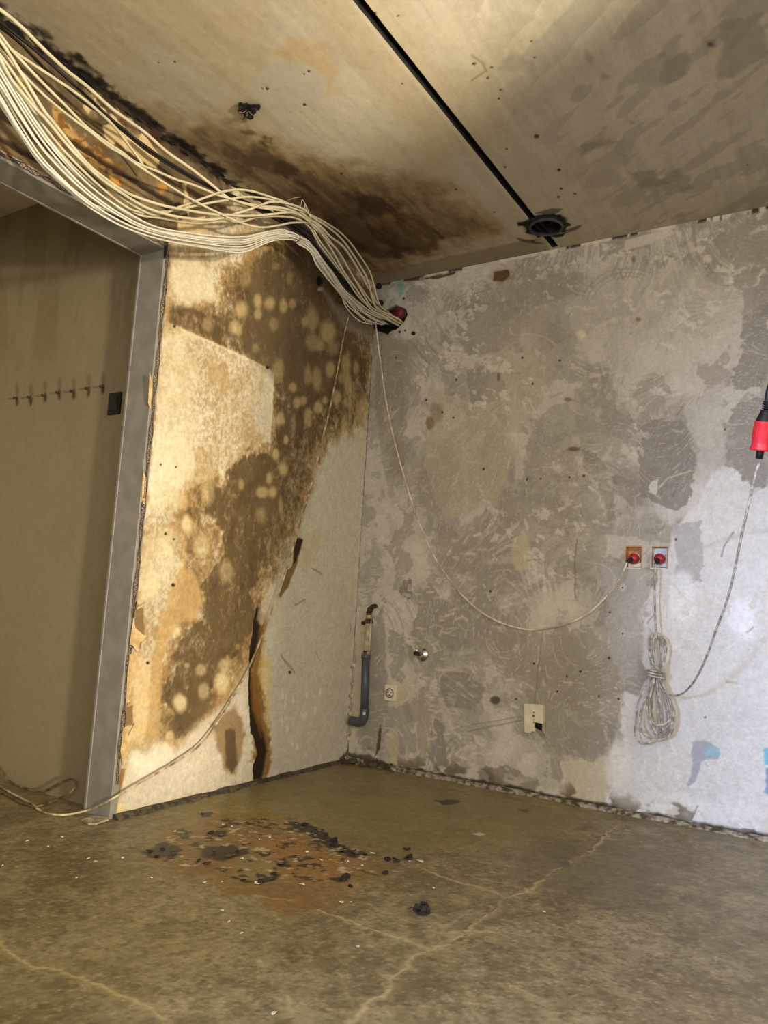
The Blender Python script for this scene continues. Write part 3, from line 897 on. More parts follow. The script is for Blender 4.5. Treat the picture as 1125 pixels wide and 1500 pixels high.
# warm stains near the old lamp
S.poly([(395, 70), (470, 60), (500, 110), (470, 150), (430, 100)], (186, 148, 88), 0.4, 0.04, 0.06)
S.ell(426, 128, 53, 34, (184, 176, 158), 0.9, 0.05, 0.03)
for a, b, r in [(391, 131, 2.2), (452, 105, 2.2), (446, 154, 2.4), (445, 109, 1.3), (384, 131, 1.2)]:
    S.ell(a, b, r * 1.0, r * .75, (20, 16, 12), 0.95, 0.3, 0.1, h=-0.003)
for a, b, r in [(694, 94, 2.5), (783, 85, 2.2), (720, 99, 2), (786, 200, 4), (819, 249, 3), (822, 277, 2.5), (740, 245, 2), (742, 218, 1.6), (818, 289, 2), (842, 284, 1.6), (733, 132, 2), (731, 145, 1.8),
                (583, 24, 2), (548, 20, 3), (589, 123, 1.8), (714, 115, 2), (778, 61, 2), (1095, 242, 1.6), (1040, 66, 4), (668, 278, 1.6), (724, 311, 1.4), (500, 255, 2), (256, 91, 1.6), (232, 92, 1.4)]:
    S.ell(a, b, r * 1.0, r * .75, (50, 38, 24), 0.85, 0.4, 0.25, h=-0.002)
S.stroke([(690, 118), (712, 104), (704, 92), (690, 80)], 0.008, (120, 100, 64), 0.5)
S.stroke([(1010, 134), (1050, 130)], 0.006, (196, 190, 174), 0.5)
S.poly([(1034, 60), (1048, 58), (1050, 70), (1036, 72)], (112, 104, 92), .6, .01, .02)
# flat band along the back wall
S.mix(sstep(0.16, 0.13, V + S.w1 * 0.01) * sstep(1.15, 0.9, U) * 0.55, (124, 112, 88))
S.stroke([(555, 388), (620, 374), (700, 357), (760, 345)], 0.006, (172, 158, 126), 0.5, .003, .004)
# black grime at the left edge and torn border
gr = sstep(0.05, 0.0, U + S.w1 * 0.14 + S.w2 * 0.05) * sstep(0.6, 1.0, V) * (U > -0.05)
S.mix(gr * 0.9, (34, 26, 18))
for P in ([(76, 82), (84, 82), (97, 92), (95, 97), (84, 90)], [(100, 100), (110, 98), (132, 110), (126, 114), (112, 108)], [(216, 183), (232, 176), (228, 186), (220, 188)],
          [(236, 196), (262, 204), (277, 214), (270, 220), (250, 210)], [(130, 112), (146, 122), (140, 124), (128, 118)]):
    S.poly(P, (24, 18, 14), 0.95, 0.004, 0.006)
# groove edges
dg = np.minimum(np.abs(U - GX0), np.abs(U - GX1))
S.mix(sstep(0.02, 0.006, GX0 - U + S.w2 * 0.01) * (U < GX0 + 0.004) * 0.45, (206, 196, 170))
rr = np.hypot(U - CX, V - CY)
S.mix(sstep(0.112, 0.092, rr + S.w1 * 0.05 + S.w2 * 0.02) * 0.95, (26, 24, 24))
for P, a in (([(784, 312), (808, 305), (824, 306), (812, 314)], .6), ([(826, 338), (846, 330), (852, 329), (846, 336), (832, 342)], .6), ([(756, 348), (780, 352), (798, 357), (786, 358), (762, 354)], .6),
             ([(758, 326), (772, 324), (772, 331), (758, 331)], .95), ([(810, 344), (832, 340), (824, 347), (812, 349)], .9), ([(776, 351), (786, 352), (782, 355)], .9)):
    S.poly(P, (60, 54, 46) if a < .9 else (24, 20, 18), a, 0.006, 0.006)
S.col *= 0.95 * (1 + S.ps[:, None] * 0.06 + S.w2[:, None] * 0.05)
S.h[:] += (fbm(U * 10, V * 10, 4, 109) - 0.5).astype(np.float32) * 0.003
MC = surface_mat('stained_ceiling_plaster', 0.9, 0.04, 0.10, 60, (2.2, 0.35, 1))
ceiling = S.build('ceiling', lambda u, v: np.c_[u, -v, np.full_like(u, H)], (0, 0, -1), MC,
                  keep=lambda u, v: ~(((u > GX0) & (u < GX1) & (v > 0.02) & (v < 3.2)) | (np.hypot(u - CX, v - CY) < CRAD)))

# =================================================================== FLOOR  (u = x, v = -y)
S = Surface(axis_grid(-0.8, 2.3, 0.005, lo=-4.0, hi=4.2), axis_grid(0, 2.7, 0.005, hi=5.0), 2, 0.0, lambda p: (p[0], -p[1]))
U, V = S.U, S.V
S.col[:] = (132, 120, 86)
f1 = fbm(U * 2.4, V * 2.4, 5, 121, 0.55)
f2 = fbm(U * 9, V * 9, 5, 122, 0.6)
f3 = fbm(U * 30, V * 30, 4, 123, 0.6)
S.mix(sstep(0.45, 0.62, f1) * 0.55, (112, 98, 64))
S.mix(sstep(0.48, 0.36, f1) * 0.4, (150, 138, 104))
S.mix(sstep(0.52, 0.64, f2) * 0.4, (98, 86, 58))
S.mix(sstep(0.46, 0.36, f2) * 0.35, (154, 140, 104))
S.mix(sstep(0.55, 0.66, f3) * 0.32, (160, 147, 114))
S.mix(sstep(0.45, 0.34, f3) * 0.32, (90, 79, 54))
S.mix(sstep(0.62, 0.68, fbm(U * 70, V * 70, 3, 127, 0.6)) * 0.35, (80, 70, 46))
S.mix(sstep(0.66, 0.72, fbm(U * 80, V * 80, 3, 128, 0.6)) * 0.45, (178, 164, 128))
# yellowish tone towards the corner, then a soft darker patch
idx, m = S.polymask([(330, 1160), (520, 1122), (800, 1180), (900, 1200), (760, 1240), (560, 1250), (420, 1200)], 0.10, 0.10)
S.mix(m * 0.6, (126, 116, 70), idx)
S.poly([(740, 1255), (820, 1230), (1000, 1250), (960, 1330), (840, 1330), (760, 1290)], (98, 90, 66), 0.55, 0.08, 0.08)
# rust-coloured spill
S.poly([(240, 1215), (330, 1190), (430, 1200), (545, 1245), (560, 1280), (500, 1320), (420, 1340), (360, 1310), (280, 1280), (215, 1250)], (140, 104, 56), 0.55, 0.05, 0.08)
S.poly([(370, 1232), (420, 1226), (470, 1240), (520, 1270), (520, 1288), (440, 1296), (400, 1270)], (156, 112, 58), 0.55, 0.035, 0.06)
S.poly([(345, 1308), (400, 1290), (470, 1305), (470, 1330), (420, 1338), (370, 1318)], (126, 92, 54), 0.55, 0.03, 0.05)
S.poly([(300, 1165), (380, 1170), (400, 1200), (310, 1200), (240, 1210)], (134, 118, 46), 0.4, 0.04, 0.05)
S.poly([(340, 1252), (395, 1252), (404, 1275), (390, 1288), (345, 1288)], (140, 126, 82), 0.8, 0.006, 0.02)
for P, a in [([(430, 1204), (460, 1212), (482, 1222), (500, 1236), (540, 1250), (520, 1256), (485, 1246), (455, 1226), (425, 1212)], .9),
             ([(205, 1248), (240, 1234), (272, 1245), (250, 1258), (220, 1258)], .8), ([(292, 1240), (340, 1238), (365, 1250), (330, 1260), (300, 1256)], .7),
             ([(292, 1192), (312, 1188), (312, 1196), (294, 1198)], .85), ([(304, 1220), (330, 1217), (334, 1224), (310, 1226)], .9),
             ([(345, 1286), (378, 1290), (400, 1284), (404, 1270), (408, 1284), (398, 1293), (360, 1294)], .85),
             ([(480, 1284), (510, 1284), (508, 1294), (490, 1296)], .9), ([(405, 1260), (420, 1262), (412, 1272)], .8), ([(640, 1173), (672, 1172), (664, 1178), (648, 1178)], .75),
             ([(758, 1185), (775, 1184), (770, 1190)], .6), ([(845, 1211), (868, 1212), (858, 1215)], .7), ([(590, 1254), (606, 1256), (604, 1262), (585, 1260)], .75)]:
    S.poly(P, (46, 38, 30), a, 0.006, 0.02, 0.01)
idx, m = S.polymask([(200, 1240), (320, 1200), (430, 1200), (550, 1250), (540, 1290), (400, 1295), (250, 1265)], 0.03, 0.05)
S.mix(m * sstep(0.60, 0.66, fbm(U[idx] * 26, V[idx] * 26, 4, 124, 0.65)) * 0.85, (48, 40, 32), idx)
S.mix(m * sstep(0.66, 0.70, fbm(U[idx] * 34, V[idx] * 34, 4, 125, 0.65)) * 0.8, (196, 188, 166), idx)
S.poly([(690, 1222), (702, 1219), (712, 1222), (704, 1225)], (214, 210, 200), 0.8, 0.006, 0.01)
# cracks
CK = (172, 154, 112)
for P, wd, a in [([(905, 1205), (880, 1235), (850, 1258), (826, 1268), (800, 1284), (782, 1304), (745, 1314), (725, 1332), (705, 1348), (695, 1362), (672, 1370), (660, 1382), (610, 1400), (590, 1425), (565, 1450), (540, 1480), (520, 1510)], .012, .75),
                 ([(615, 1270), (640, 1282), (680, 1295), (720, 1305), (740, 1314)], .007, .8), ([(690, 1285), (740, 1295), (780, 1305)], .006, .4),
                 ([(460, 1332), (500, 1345), (525, 1354), (560, 1366), (600, 1378), (625, 1388)], .008, .75), ([(660, 1365), (690, 1366), (720, 1366)], .006, .5),
                 ([(-10, 1372), (20, 1400), (48, 1416), (90, 1424), (140, 1442), (190, 1465), (225, 1480), (245, 1495)], .012, .8),
                 ([(133, 1348), (165, 1336), (190, 1325)], .014, .35), ([(425, 1460), (428, 1490)], .01, .5), ([(375, 1313), (400, 1318), (430, 1320)], .008, .5),
                 ([(745, 1442), (775, 1455), (800, 1468)], .02, .35), ([(650, 1356), (690, 1330)], .004, .3)]:
    S.stroke(P, wd * 0.6, (184, 166, 124), min(1, a * 1.2), 0.004, 0.02, 0.009, h=0.0012)
    S.stroke(P, wd * 2.6, CK, a * 0.4, 0.014, 0.025, 0.016)
for P in ([(905, 1205), (850, 1258), (800, 1284), (745, 1314), (705, 1348), (660, 1382)],):
    S.stroke(P, 0.004, (70, 60, 40), 0.6, 0.003, 0.025, 0.008)
S.poly([(820, 1262), (832, 1260), (836, 1268), (822, 1270)], (88, 80, 66), .8, .004, .01)
for P in ([(870, 1332), (930, 1345), (970, 1370), (1030, 1395), (1050, 1385), (980, 1350), (900, 1325)],):
    idx, m = S.polymask(P, 0.03, 0.06)
    S.mix(m * sstep(0.52, 0.6, f3[idx]) * 0.6, (80, 72, 54), idx)
S.col *= (1 + S.ps[:, None] * 0.20 + S.w2[:, None] * 0.12)
S.h[:] += (fbm(U * 5, V * 5, 4, 126) - 0.5).astype(np.float32) * 0.003
MF = surface_mat('worn_floor_screed', 0.46, 0.14, 0.22, 80, spec=0.45)
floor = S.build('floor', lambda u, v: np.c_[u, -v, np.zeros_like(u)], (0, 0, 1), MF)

# =================================================================== CORRIDOR SEEN THROUGH THE OPENING  (plane y = -YC)
YC = 1.446
S = Surface(axis_grid(-1.4, -0.12, 0.01), axis_grid(0, H, 0.01, snap=(H,)), 1, -YC, lambda p: (p[0], p[2]))
U, V = S.U, S.V
S.col[:] = (142, 130, 100)
g1 = fbm(U * 6, V * 1.6, 4, 131)
S.mix(sstep(0.45, 0.65, g1) * 0.3, (130, 117, 88))
S.mix(sstep(0.5, 0.6, fbm(U * 12, V * 2.5, 4, 133)) * sstep(1.7, 2.0, V + S.w1 * 0.3) * 0.22, (104, 86, 52))
for a, b in [(25, 575), (45, 575), (66, 570), (87, 566), (108, 566), (130, 562), (151, 558)]:
    S.ell(a, b - 4, 3, 9, (98, 84, 56), 0.5, 0.5, 0.2)
    S.ell(a, b + 12, 2.5, 7, (58, 40, 20), 0.8, 0.4, 0.2)
S.col *= (1 + S.w2[:, None] * 0.06)
MG = surface_mat('dull_corridor_paint', 0.85, 0.06, 0.12, 70)
wall_corr = S.build('wall_corridor', lambda u, v: np.c_[u, np.full_like(u, -YC), v], (0, -1, 0), MG)

m_shell = mat('plain_shell_plaster', (190, 180, 158), 0.9, noise=0.05, scale=6)


def slab(name, lo, hi, m=None, parent=None):
    return box(name, lo, hi, m or m_shell, parent, kind='structure' if parent is None else None)


# body of the left wall behind its skin
slab('wall_core', (-0.13, -YJ + 0.03, 0.0), (-0.045, 0.15, H - 0.002), parent=wall_left)
slab('wall_core', (-0.045, 0.05, 0.0), (4.32, 0.15, H + 0.1), parent=wall_back)
slab('wall_core', (-0.13, -OPEN_END, ZH + 0.03), (-0.045, -YJ, H - 0.002), parent=wall_left)
slab('wall_core', (-0.13, -4.99, 0.0), (-0.045, -OPEN_END - 0.03, H - 0.002), parent=wall_left)
slab('wall_core', (-1.5, -3.1, 0.0), (-1.4, -YC + 0.001, H - 0.002), parent=wall_corr)  # unseen corridor side wall, added to block light from the neighbouring room
# walls behind the camera, with their window openings
slab('wall_right', (4.2, -2.36, 0), (4.32, 0.0, H))
slab('wall_right_sill', (4.2, -4.25, 0), (4.32, -2.36, 0.45))
slab('wall_right_lintel', (4.2, -4.25, 2.2), (4.32, -2.36, H))
slab('wall_right_pier', (4.2, -5.0, 0), (4.32, -4.25, H))
for nm, x0, x1, z0, z1 in [('wall_front', -2.2, 0.62, 0, H), ('wall_front_low_sill', 0.62, 1.9, 0, 0.3), ('wall_front_light_stop', 0.62, 1.9, 1.62, H), ('wall_front_post', 1.9, 2.1, 0, H),  # unseen slab over the low sill, added to cut the sky light from above
                           ('wall_front_sill', 2.1, 3.7, 0, 0.85), ('wall_front_lintel', 2.1, 3.7, 2.15, H), ('wall_front_pier', 3.7, 4.32, 0, H), ('wall_front_end', -4.0, -3.6, 0, H),
                           ('wall_front_neighbour_sill', -3.6, -2.2, 0, 0.85), ('wall_front_neighbour_lintel', -3.6, -2.2, 2.15, H)]:
    slab(nm, (x0, -5.12, z0), (x1, -5.0, z1))
slab('wall_neighbour', (-4.12, -5.12, 0), (-4.0, 0.0, H))
slab('wall_neighbour_back', (-4.0, -0.12, 0), (-0.13, 0.0, H))

# =================================================================== STEEL DOOR FRAME (reveal of the opening)
m_steel = mat('grey_painted_steel', (142, 138, 128), 0.45, noise=0.10, scale=14)
frame = bpy.data.objects.new('door_1', None)
COL.objects.link(frame)
frame.location = (-0.06, -YJ, 0)
frame['kind'] = 'structure'
frame['label'] = 'grey painted steel frame lining the open doorway in the stained wall'
DX0, DX1 = -0.134, 0.001
box('jamb', (DX0, -YJ - 0.003, 0), (DX1, -YJ + 0.028, ZH + 0.028), m_steel, frame, 0.0015)
box('jamb', (DX0, -OPEN_END - 0.028, 0), (DX1, -OPEN_END + 0.003, ZH + 0.028), m_steel, frame, 0.0015)
box('head', (DX0, -OPEN_END + 0.003, ZH - 0.003), (DX1, -YJ - 0.003, ZH + 0.028), m_steel, frame, 0.0015)
# rolled edge on the corridor side
box('rolled_edge', (DX0 - 0.004, -YJ - 0.007, 0), (DX0 + 0.006, -YJ - 0.003, ZH - 0.003), m_steel, frame, 0.001)
box('rolled_edge', (DX0 - 0.004, -OPEN_END + 0.01, ZH - 0.007), (DX0 + 0.006, -YJ - 0.007, ZH - 0.003), m_steel, frame, 0.001)

# rusty expanded-metal bead along the frame, and torn paint beside it
m_rust = mat('rusty_bead_metal', (120, 88, 50), 0.8, 0.0, rgb2=(44, 31, 20), scale=90, bump=0.3)


def bead(points_fn, n):
    V_, F_ = [], []
    for k in range(n):
        a, b = points_fn(k / n), points_fn((k + 1) / n)
        if k % 2:
            a2, b2 = a[1], b[0]
        else:
            a2, b2 = a[0], b[1]
        v, f = tubeVF(np.array([a2, (a2 + b2) / 2, b2]), 0.0012, 4, len(V_))
        V_ += v
        F_ += f
    for side in (0, 1):
        path = np.array([points_fn(t)[side] for t in np.linspace(0, 1, n)])
        v, f = tubeVF(path, 0.0016, 4, len(V_))
        V_ += v
        F_ += f
    return V_, F_


def jit(t, s):
    return 0.0025 * math.sin(t * 47 + s) + 0.002 * math.sin(t * 131 + 2 * s)


def jb(t):
    z = 0.12 + t * (ZH - 0.12)
    return np.array([0.005, -YJ + 0.007 + jit(t, 1), z]), np.array([0.005, -YJ + 0.019 + jit(t, 3), z])


def hb(t):
    y = -YJ - t * 0.95
    return np.array([0.005, y, ZH + 0.007 + jit(t, 1)]), np.array([0.005, y, ZH + 0.019 + jit(t, 3)])


for fn, n in ((jb, 240), (hb, 110)):
    v, f = bead(fn, n)
    mesh('corner_bead', v, f, m_rust, frame, kind='stuff')

m_peel = mat('peeling_cream_paint', (206, 178, 128), 0.8, rgb2=(184, 152, 100), scale=40)
m_peel_b = mat('peeling_scorched_paint', (34, 26, 18), 0.9, rgb2=(16, 12, 9), scale=40)


def wall_poly(px_pts, off, thick, m, name='paint_flake', tilt=0.006):
    """torn sheet on the left wall; free edge bends away from the wall"""
    P = [hit(a, b, 0, 0.0) for a, b in px_pts]
    cy = np.mean([p[1] for p in P])
    Q = []
    for p in P:
        p = p.copy()
        p[0] = off + tilt * abs(p[1] - cy) / 0.03
        Q.append(p)
    return prism(name, Q, (thick, 0, 0), m, wall_left)


for P in ([(193, 905), (197, 920), (206, 928), (211, 932), (208, 938), (204, 940), (200, 955), (192, 945), (187, 944)],
          [(188, 958), (197, 958), (204, 980), (198, 985), (197, 998), (192, 1002), (190, 1028), (183, 1030), (184, 990)],
          [(178, 1066), (188, 1062), (186, 1080), (192, 1066), (196, 1058), (192, 1090), (178, 1120), (174, 1100)],
          [(198, 890), (211, 882), (208, 888), (199, 893)], [(218, 545), (222, 560), (219, 600), (216, 590)], [(208, 690), (213, 700), (211, 740), (206, 735)]):
    wall_poly(P, 0.002, 0.0015, m_peel)
for P in ([(196, 900), (193, 905), (196, 885), (200, 880)], [(240, 350), (246, 352), (243, 375), (239, 380)], [(318, 362), (326, 355), (327, 366)], [(280, 345), (288, 346), (284, 351)]):
    wall_poly(P, 0.001, 0.0015, m_peel_b)
# black scorched flakes hanging where the wall meets the ceiling
for k in range(20):
    t = k / 20
    y = -0.98 - t * 1.3 + random.uniform(-0.03, 0.03)
    o = flake('scorched_flake', (random.uniform(0.006, 0.035), y, H - random.uniform(0.008, 0.03)), (random.uniform(-.1, .3), random.uniform(-.2, .2), -1),
              random.uniform(0.008, 0.020), m_peel_b, ceiling, 0.001, 0.12, k, 8, random.uniform(1.4, 2.6), up=(1, 0, 0))
# curled edge of the torn covering along the long gash
for P in ()and ([(366, 965), (369, 965), (369, 1040), (374, 1078), (378, 1100), (373, 1122), (370, 1122), (375, 1100), (368, 1078), (364, 1010)],
          [(373, 905), (378, 888), (379, 892), (375, 915), (371, 945), (369, 945)]):
    wall_poly(P, 0.003, 0.0015, mat('torn_pale_covering', (206, 196, 172), 0.85, scale=30), 'torn_edge', 0.004)


# mortar fillets at the foot of the walls
def fillet(name, p0, p1, up, out, m, seed, n=120, holes=0.0):
    rng = np.random.RandomState(seed)
    t = np.linspace(0, 1, n)
    V_, F_ = [], []
    d = np.array(p1) - np.array(p0)
    nx = np.array(out)
    hh = 0.55 + 0.9 * fbm(t * 18, t * 0, 4, seed)
    ww = 0.55 + 0.9 * fbm(t * 23, t * 0 + 5, 4, seed + 9)
    for i in range(n):
        p = np.array(p0) + d * t[i]
        h_, w_ = up * hh[i], 0.03 * ww[i]
        V_ += [p + nx * -0.004, p + nx * w_, p + nx * (w_ * 0.85) + np.array([0, 0, h_ * 0.45]), p + nx * (w_ * 0.35) + np.array([0, 0, h_]), p + nx * -0.004 + np.array([0, 0, h_])]
    for i in range(n - 1):
        for j in range(5):
            a = i * 5 + j
            b = i * 5 + (j + 1) % 5
            F_.append((a, b, b + 5, a + 5))
    F_ += [(0, 1, 2, 3, 4), tuple((n - 1) * 5 + j for j in (4, 3, 2, 1, 0))]
    o = mesh(name, V_, F_, m)
    o['kind'] = 'structure'
    return o


m_mort = mat('dark_dusty_mortar', (92, 82, 62), 0.95, rgb2=(54, 46, 32), scale=45, bump=0.6)
m_mort2 = mat('crumbling_mortar', (170, 162, 142), 0.95, rgb2=(74, 66, 50), scale=38, bump=0.6)
fillet('baseboard_left', (0, -YJ + 0.01, 0), (0, -0.02, 0), 0.015, (1, 0, 0), m_mort, 3)
fillet('baseboard_back', (0.03, 0, 0), (4.15, 0, 0), 0.014, (0, -1, 0), m_mort2, 8, 320)
for k, (a, b, r) in enumerate([(505, 1108, .035), (497, 1114, .028), (517, 1116, .03), (541, 1112, .026), (551, 1118, .03), (570, 1122, .032), (582, 1124, .022), (530, 1120, .02)]):
    p = hit(a, b, 2, 0.012)
    p[0], p[1] = max(p[0], 0.03), min(p[1], -0.03)
    o = flake('mortar_lump', (p[0], p[1], 0.004), (random.uniform(-.3, .3), random.uniform(-.3, .3), 1), r, m_mort if k % 3 else m_mort2, None, r * 0.55, 0.25, k + 50, 8)
    tag(o, 'crumbled mortar lump heaped in the floor corner under the drain pipe', 'rubble', 'mortar lumps in the corner')

# =================================================================== CEILING GROOVE AND ROUND BOX
m_black = mat('sooty_black', (22, 20, 19), 0.8, noise=0.2, scale=30)
m_black_pl = mat('black_plastic', (24, 24, 26), 0.5, noise=0.1, scale=50, spec=0.3)
D = 0.035
V_ = [(GX0, -0.02, H), (GX0, -3.2, H), (GX1, -0.02, H), (GX1, -3.2, H), (GX0, -0.02, H + D), (GX0, -3.2, H + D), (GX1, -0.02, H + D), (GX1, -3.2, H + D)]
o = mesh('groove_lining', V_, [(0, 1, 5, 4), (4, 5, 7, 6), (2, 6, 7, 3), (0, 4, 6, 2), (1, 3, 7, 5)], m_black, ceiling)
o['label'] = 'black cable groove chased into the ceiling'
t = thing('ceiling_box', 'round black recessed box with a grey rim in the ceiling by the scraped wall', 'ceiling box', (CX, -CY, H))
lathe('cup', (CX, -CY, H - 0.004), (0, 0, 1), [(0, CRAD - 0.004), (0, CRAD + 0.006), (0.003, CRAD + 0.006), (0.05, CRAD), (0.05, 0.0), (0.047, 0.0), (0.047, CRAD - 0.004), (0, CRAD - 0.004)], m_black, t, 28, caps=False)
lathe('rim', (CX, -CY, H - 0.012), (0, 0, 1), [(0, CRAD - 0.016), (0, CRAD - 0.008), (0.012, CRAD - 0.004), (0.012, CRAD - 0.018), (0, CRAD - 0.016)], mat('dusty_grey_rim', (58, 58, 60), 0.5, scale=40), t, 28, caps=False)
for k in range(9):
    an = k * 0.7 + 0.2
    flake('ragged_edge', (CX + (CRAD + 0.008) * math.cos(an), -CY + (CRAD + 0.008) * math.sin(an), H - 0.003), (0, 0, -1), random.uniform(0.01, 0.018), m_black, t, 0.003, 0.1, k + 80, 8)
lathe('inner_disc', (CX, -CY, H + 0.02), (0, 0, 1), [(0, 0.02), (0, 0.05), (0.006, 0.05), (0.006, 0.02), (0, 0.02)], m_black_pl, t, 20, caps=False)

# old hook with cut wires
c = hit(362, 158, 2, H)
m_dwire = mat('dirty_wire', (120, 104, 78), 0.6, scale=80)
t = thing('broken_lamp_hook', 'charred lamp hook with loose wire ends sticking out of the ceiling', 'ceiling hook', c)
flake('torn_hole', c + np.array([0.0, 0.0, -0.002]), (0, 0, -1), 0.035, m_black, t, 0.004, 0.15, 5, 10, 1.0)
for a, b, z in ((354, 152, .012), (374, 154, .012), (364, 168, .006)):
    p = hit(a, b, 2, H - 0.006)
    flake('bracket_ear', p, (0.2, 0.1, -1), 0.02, m_black_pl, t, 0.006, 0.3, int(a), 8)
for k, (a, b, z) in enumerate([(356, 175, .03), (361, 170, .04), (368, 173, .035), (350, 164, .03), (366, 166, .05), (374, 170, .03)]):
    p = hit(a, b, 2, H - z)
    tube('wire_end', [c + np.array([0, 0, -0.004]), c * 0.5 + p * 0.5 + np.array([0.004, 0, -0.012]), p], 0.0016, m_dwire if k % 2 else m_black_pl, t, 4, 5)

# =================================================================== CABLES
m_cream = mat('cream_cable_sheath', (204, 193, 160), 0.5, noise=0.08, scale=25)
m_white = mat('white_wire_sheath', (214, 207, 188), 0.5, noise=0.06, scale=25)
m_bcab = mat('black_cable_sheath', (24, 21, 19), 0.5, noise=0.1, scale=40)


BUNDLE = []


def run(name, pts, r, m, label, cat, group=None, zone='bundle'):
    """register a cable run; all runs are settled against each other before they are built"""
    BUNDLE.append([name, smooth_path(pts, 5), r, m, label, cat, group, zone])


def cab(pts):
    """(px, py, distance from the left wall) -> points"""
    return [hit(a, b, 0, x) for a, b, x in pts]


def lead_in(pts, n=2):
    """carry the run on to the left, out of the picture, under the ceiling"""
    (a, b, x), (c_, d, x2) = pts[0], pts[1]
    dx, dy = a - c_, b - d
    L_ = math.hypot(dx, dy)
    out = [(a + dx / L_ * 130, b + dy / L_ * 105, x), (a + dx / L_ * 60, b + dy / L_ * 52, x)]
    return out + pts


X = 0.2
HOLE = [(566, 458), (574, 463), (582, 468)]


def tail(kind, j):
    """runs from the ceiling hook down to the hole in the corner"""
    T = {0: [(455, 317, .20), (478, 331, .20), (502, 352, .20), (525, 385, .19), (537, 407, .18), (544, 432, .17), (552, 452, .155), (572, 462, .15), (590, 471, .165)],
         1: [(453, 321, .19), (478, 348, .19), (498, 366, .19), (517, 397, .18), (536, 430, .165), (547, 448, .15), (568, 462, .14), (588, 471, .16)],
         2: [(460, 329, .19), (484, 358, .18), (506, 395, .17), (525, 423, .16), (546, 451, .145), (568, 464, .14), (586, 473, .155)],
         3: [(455, 329, .18), (468, 352, .18), (488, 380, .17), (508, 411, .16), (527, 436, .15), (549, 456, .14), (572, 467, .14), (586, 474, .15)],
         4: [(450, 330, .18), (464, 360, .17), (482, 388, .16), (500, 414, .155), (522, 440, .145), (546, 460, .135), (568, 470, .13), (584, 476, .145)]}[kind]
    n_ = len(T)
    return [(a + j * 3.2 * math.sin(math.pi * (i + .5) / n_), b - j * 2.4 * math.sin(math.pi * (i + .5) / n_), x) for i, (a, b, x) in enumerate(T)]


GL = 'thick cream cables looping from the ceiling corner'
LB = 'thick cream cable sagging over the doorway and bending into the corner hole'
runs = [
    (LB, .0075, lead_in([(0, 14, .2), (32, 40, .2), (64, 72, .2), (96, 102, .19), (128, 127, .18), (160, 156, .17), (180, 171, .16), (212, 194, .15), (244, 222, .15), (281, 248, .16), (311, 271, .17),
                (340, 292, .18), (380, 302, .19), (420, 306, .20)]) + tail(1, 2)),
    (LB, .0060, lead_in([(0, 51, .22), (16, 72, .22), (40, 98, .22), (64, 123, .22), (96, 155, .22), (128, 187, .21), (160, 211, .2), (180, 224, .19), (199, 238, .18), (228, 250, .17), (258, 263, .17), (281, 270, .17), (320, 285, .18), (348, 295, .19), (380, 304, .2), (420, 310, .2)]) + tail(2, 1)),
    (LB, .0055, lead_in([(0, 72, .24), (16, 91, .24), (32, 107, .24), (64, 139, .24), (96, 166, .23), (128, 190, .22), (160, 215, .21), (180, 227, .2), (212, 249, .2), (246, 271, .2), (281, 292, .205), (327, 316, .215), (362, 329, .22), (385, 333, .22), (408, 330, .22), (431, 326, .215)]) + tail(3, 0)),
    (LB, .0065, lead_in([(0, 59, .27), (16, 83, .27), (32, 109, .27), (48, 136, .27), (64, 163, .27), (80, 184, .26), (104, 214, .25), (132, 244, .24), (148, 257, .24), (172, 274, .23), (196, 287, .22), (235, 300, .22), (269, 307, .21), (315, 314, .21), (362, 316, .21), (396, 314, .21), (431, 312, .21)]) + tail(2, -1)),
    (LB, .0065, lead_in([(0, 86, .27), (10, 105, .27), (21, 122, .27), (48, 154, .27), (72, 178, .26), (100, 212, .25), (124, 239, .25), (148, 262, .24), (180, 284, .23), (212, 303, .22), (244, 314, .22), (269, 319, .22), (304, 322, .21), (329, 318, .21), (362, 308, .21), (396, 296, .21), (420, 298, .21), (440, 306, .205)]) + tail(0, 0)),
    (LB, .0058, lead_in([(0, 80, .262), (30, 122, .258), (60, 165, .25), (100, 216, .235), (140, 258, .22), (190, 298, .2), (223, 315, .19), (258, 306, .18), (299, 290, .18), (327, 281, .18), (350, 278, .19), (373, 281, .2), (403, 292, .2), (431, 304, .2)]) + tail(1, -1)),
    (LB, .0055, lead_in([(0, 95, .23), (40, 150, .23), (80, 205, .23), (130, 258, .22), (180, 300, .2), (210, 312, .19), (246, 309, .18), (292, 300, .18), (325, 294, .18), (353, 289, .19), (376, 289, .2), (408, 294, .2), (432, 305, .2)]) + tail(0, 2)),
    (LB, .0055, lead_in([(0, 98, .22), (40, 158, .22), (90, 225, .21), (140, 272, .2), (200, 311, .19), (235, 319, .18), (268, 325, .18), (292, 327, .18), (325, 324, .18), (352, 325, .18), (380, 318, .18), (425, 318, .185)]) + tail(4, 2)),
]
for k, (lb, r, pts) in enumerate(runs):
    lb = {0: 'thickest cream cable running highest of the bundle, close under the ceiling edge', 2: 'cream cable dipping lowest of the thick ones before the wire sling',
          4: 'thick cream cable that rises from its sag to cross over the others before the sling'}.get(k, lb)
    run('thick_cable', cab(pts), r * .78, m_cream, lb, 'cable', GL)
run('cut_cable', cab(lead_in([(0, 55, .16), (16, 72, .16), (48, 94, .16), (80, 115, .16), (112, 137, .15), (144, 163, .14), (169, 187, .12), (188, 212, .1), (204, 233, .09), (215, 253, .08)])), .0050, m_cream, 'short cream cable with a cut end hanging against the peeled patch', 'cable')
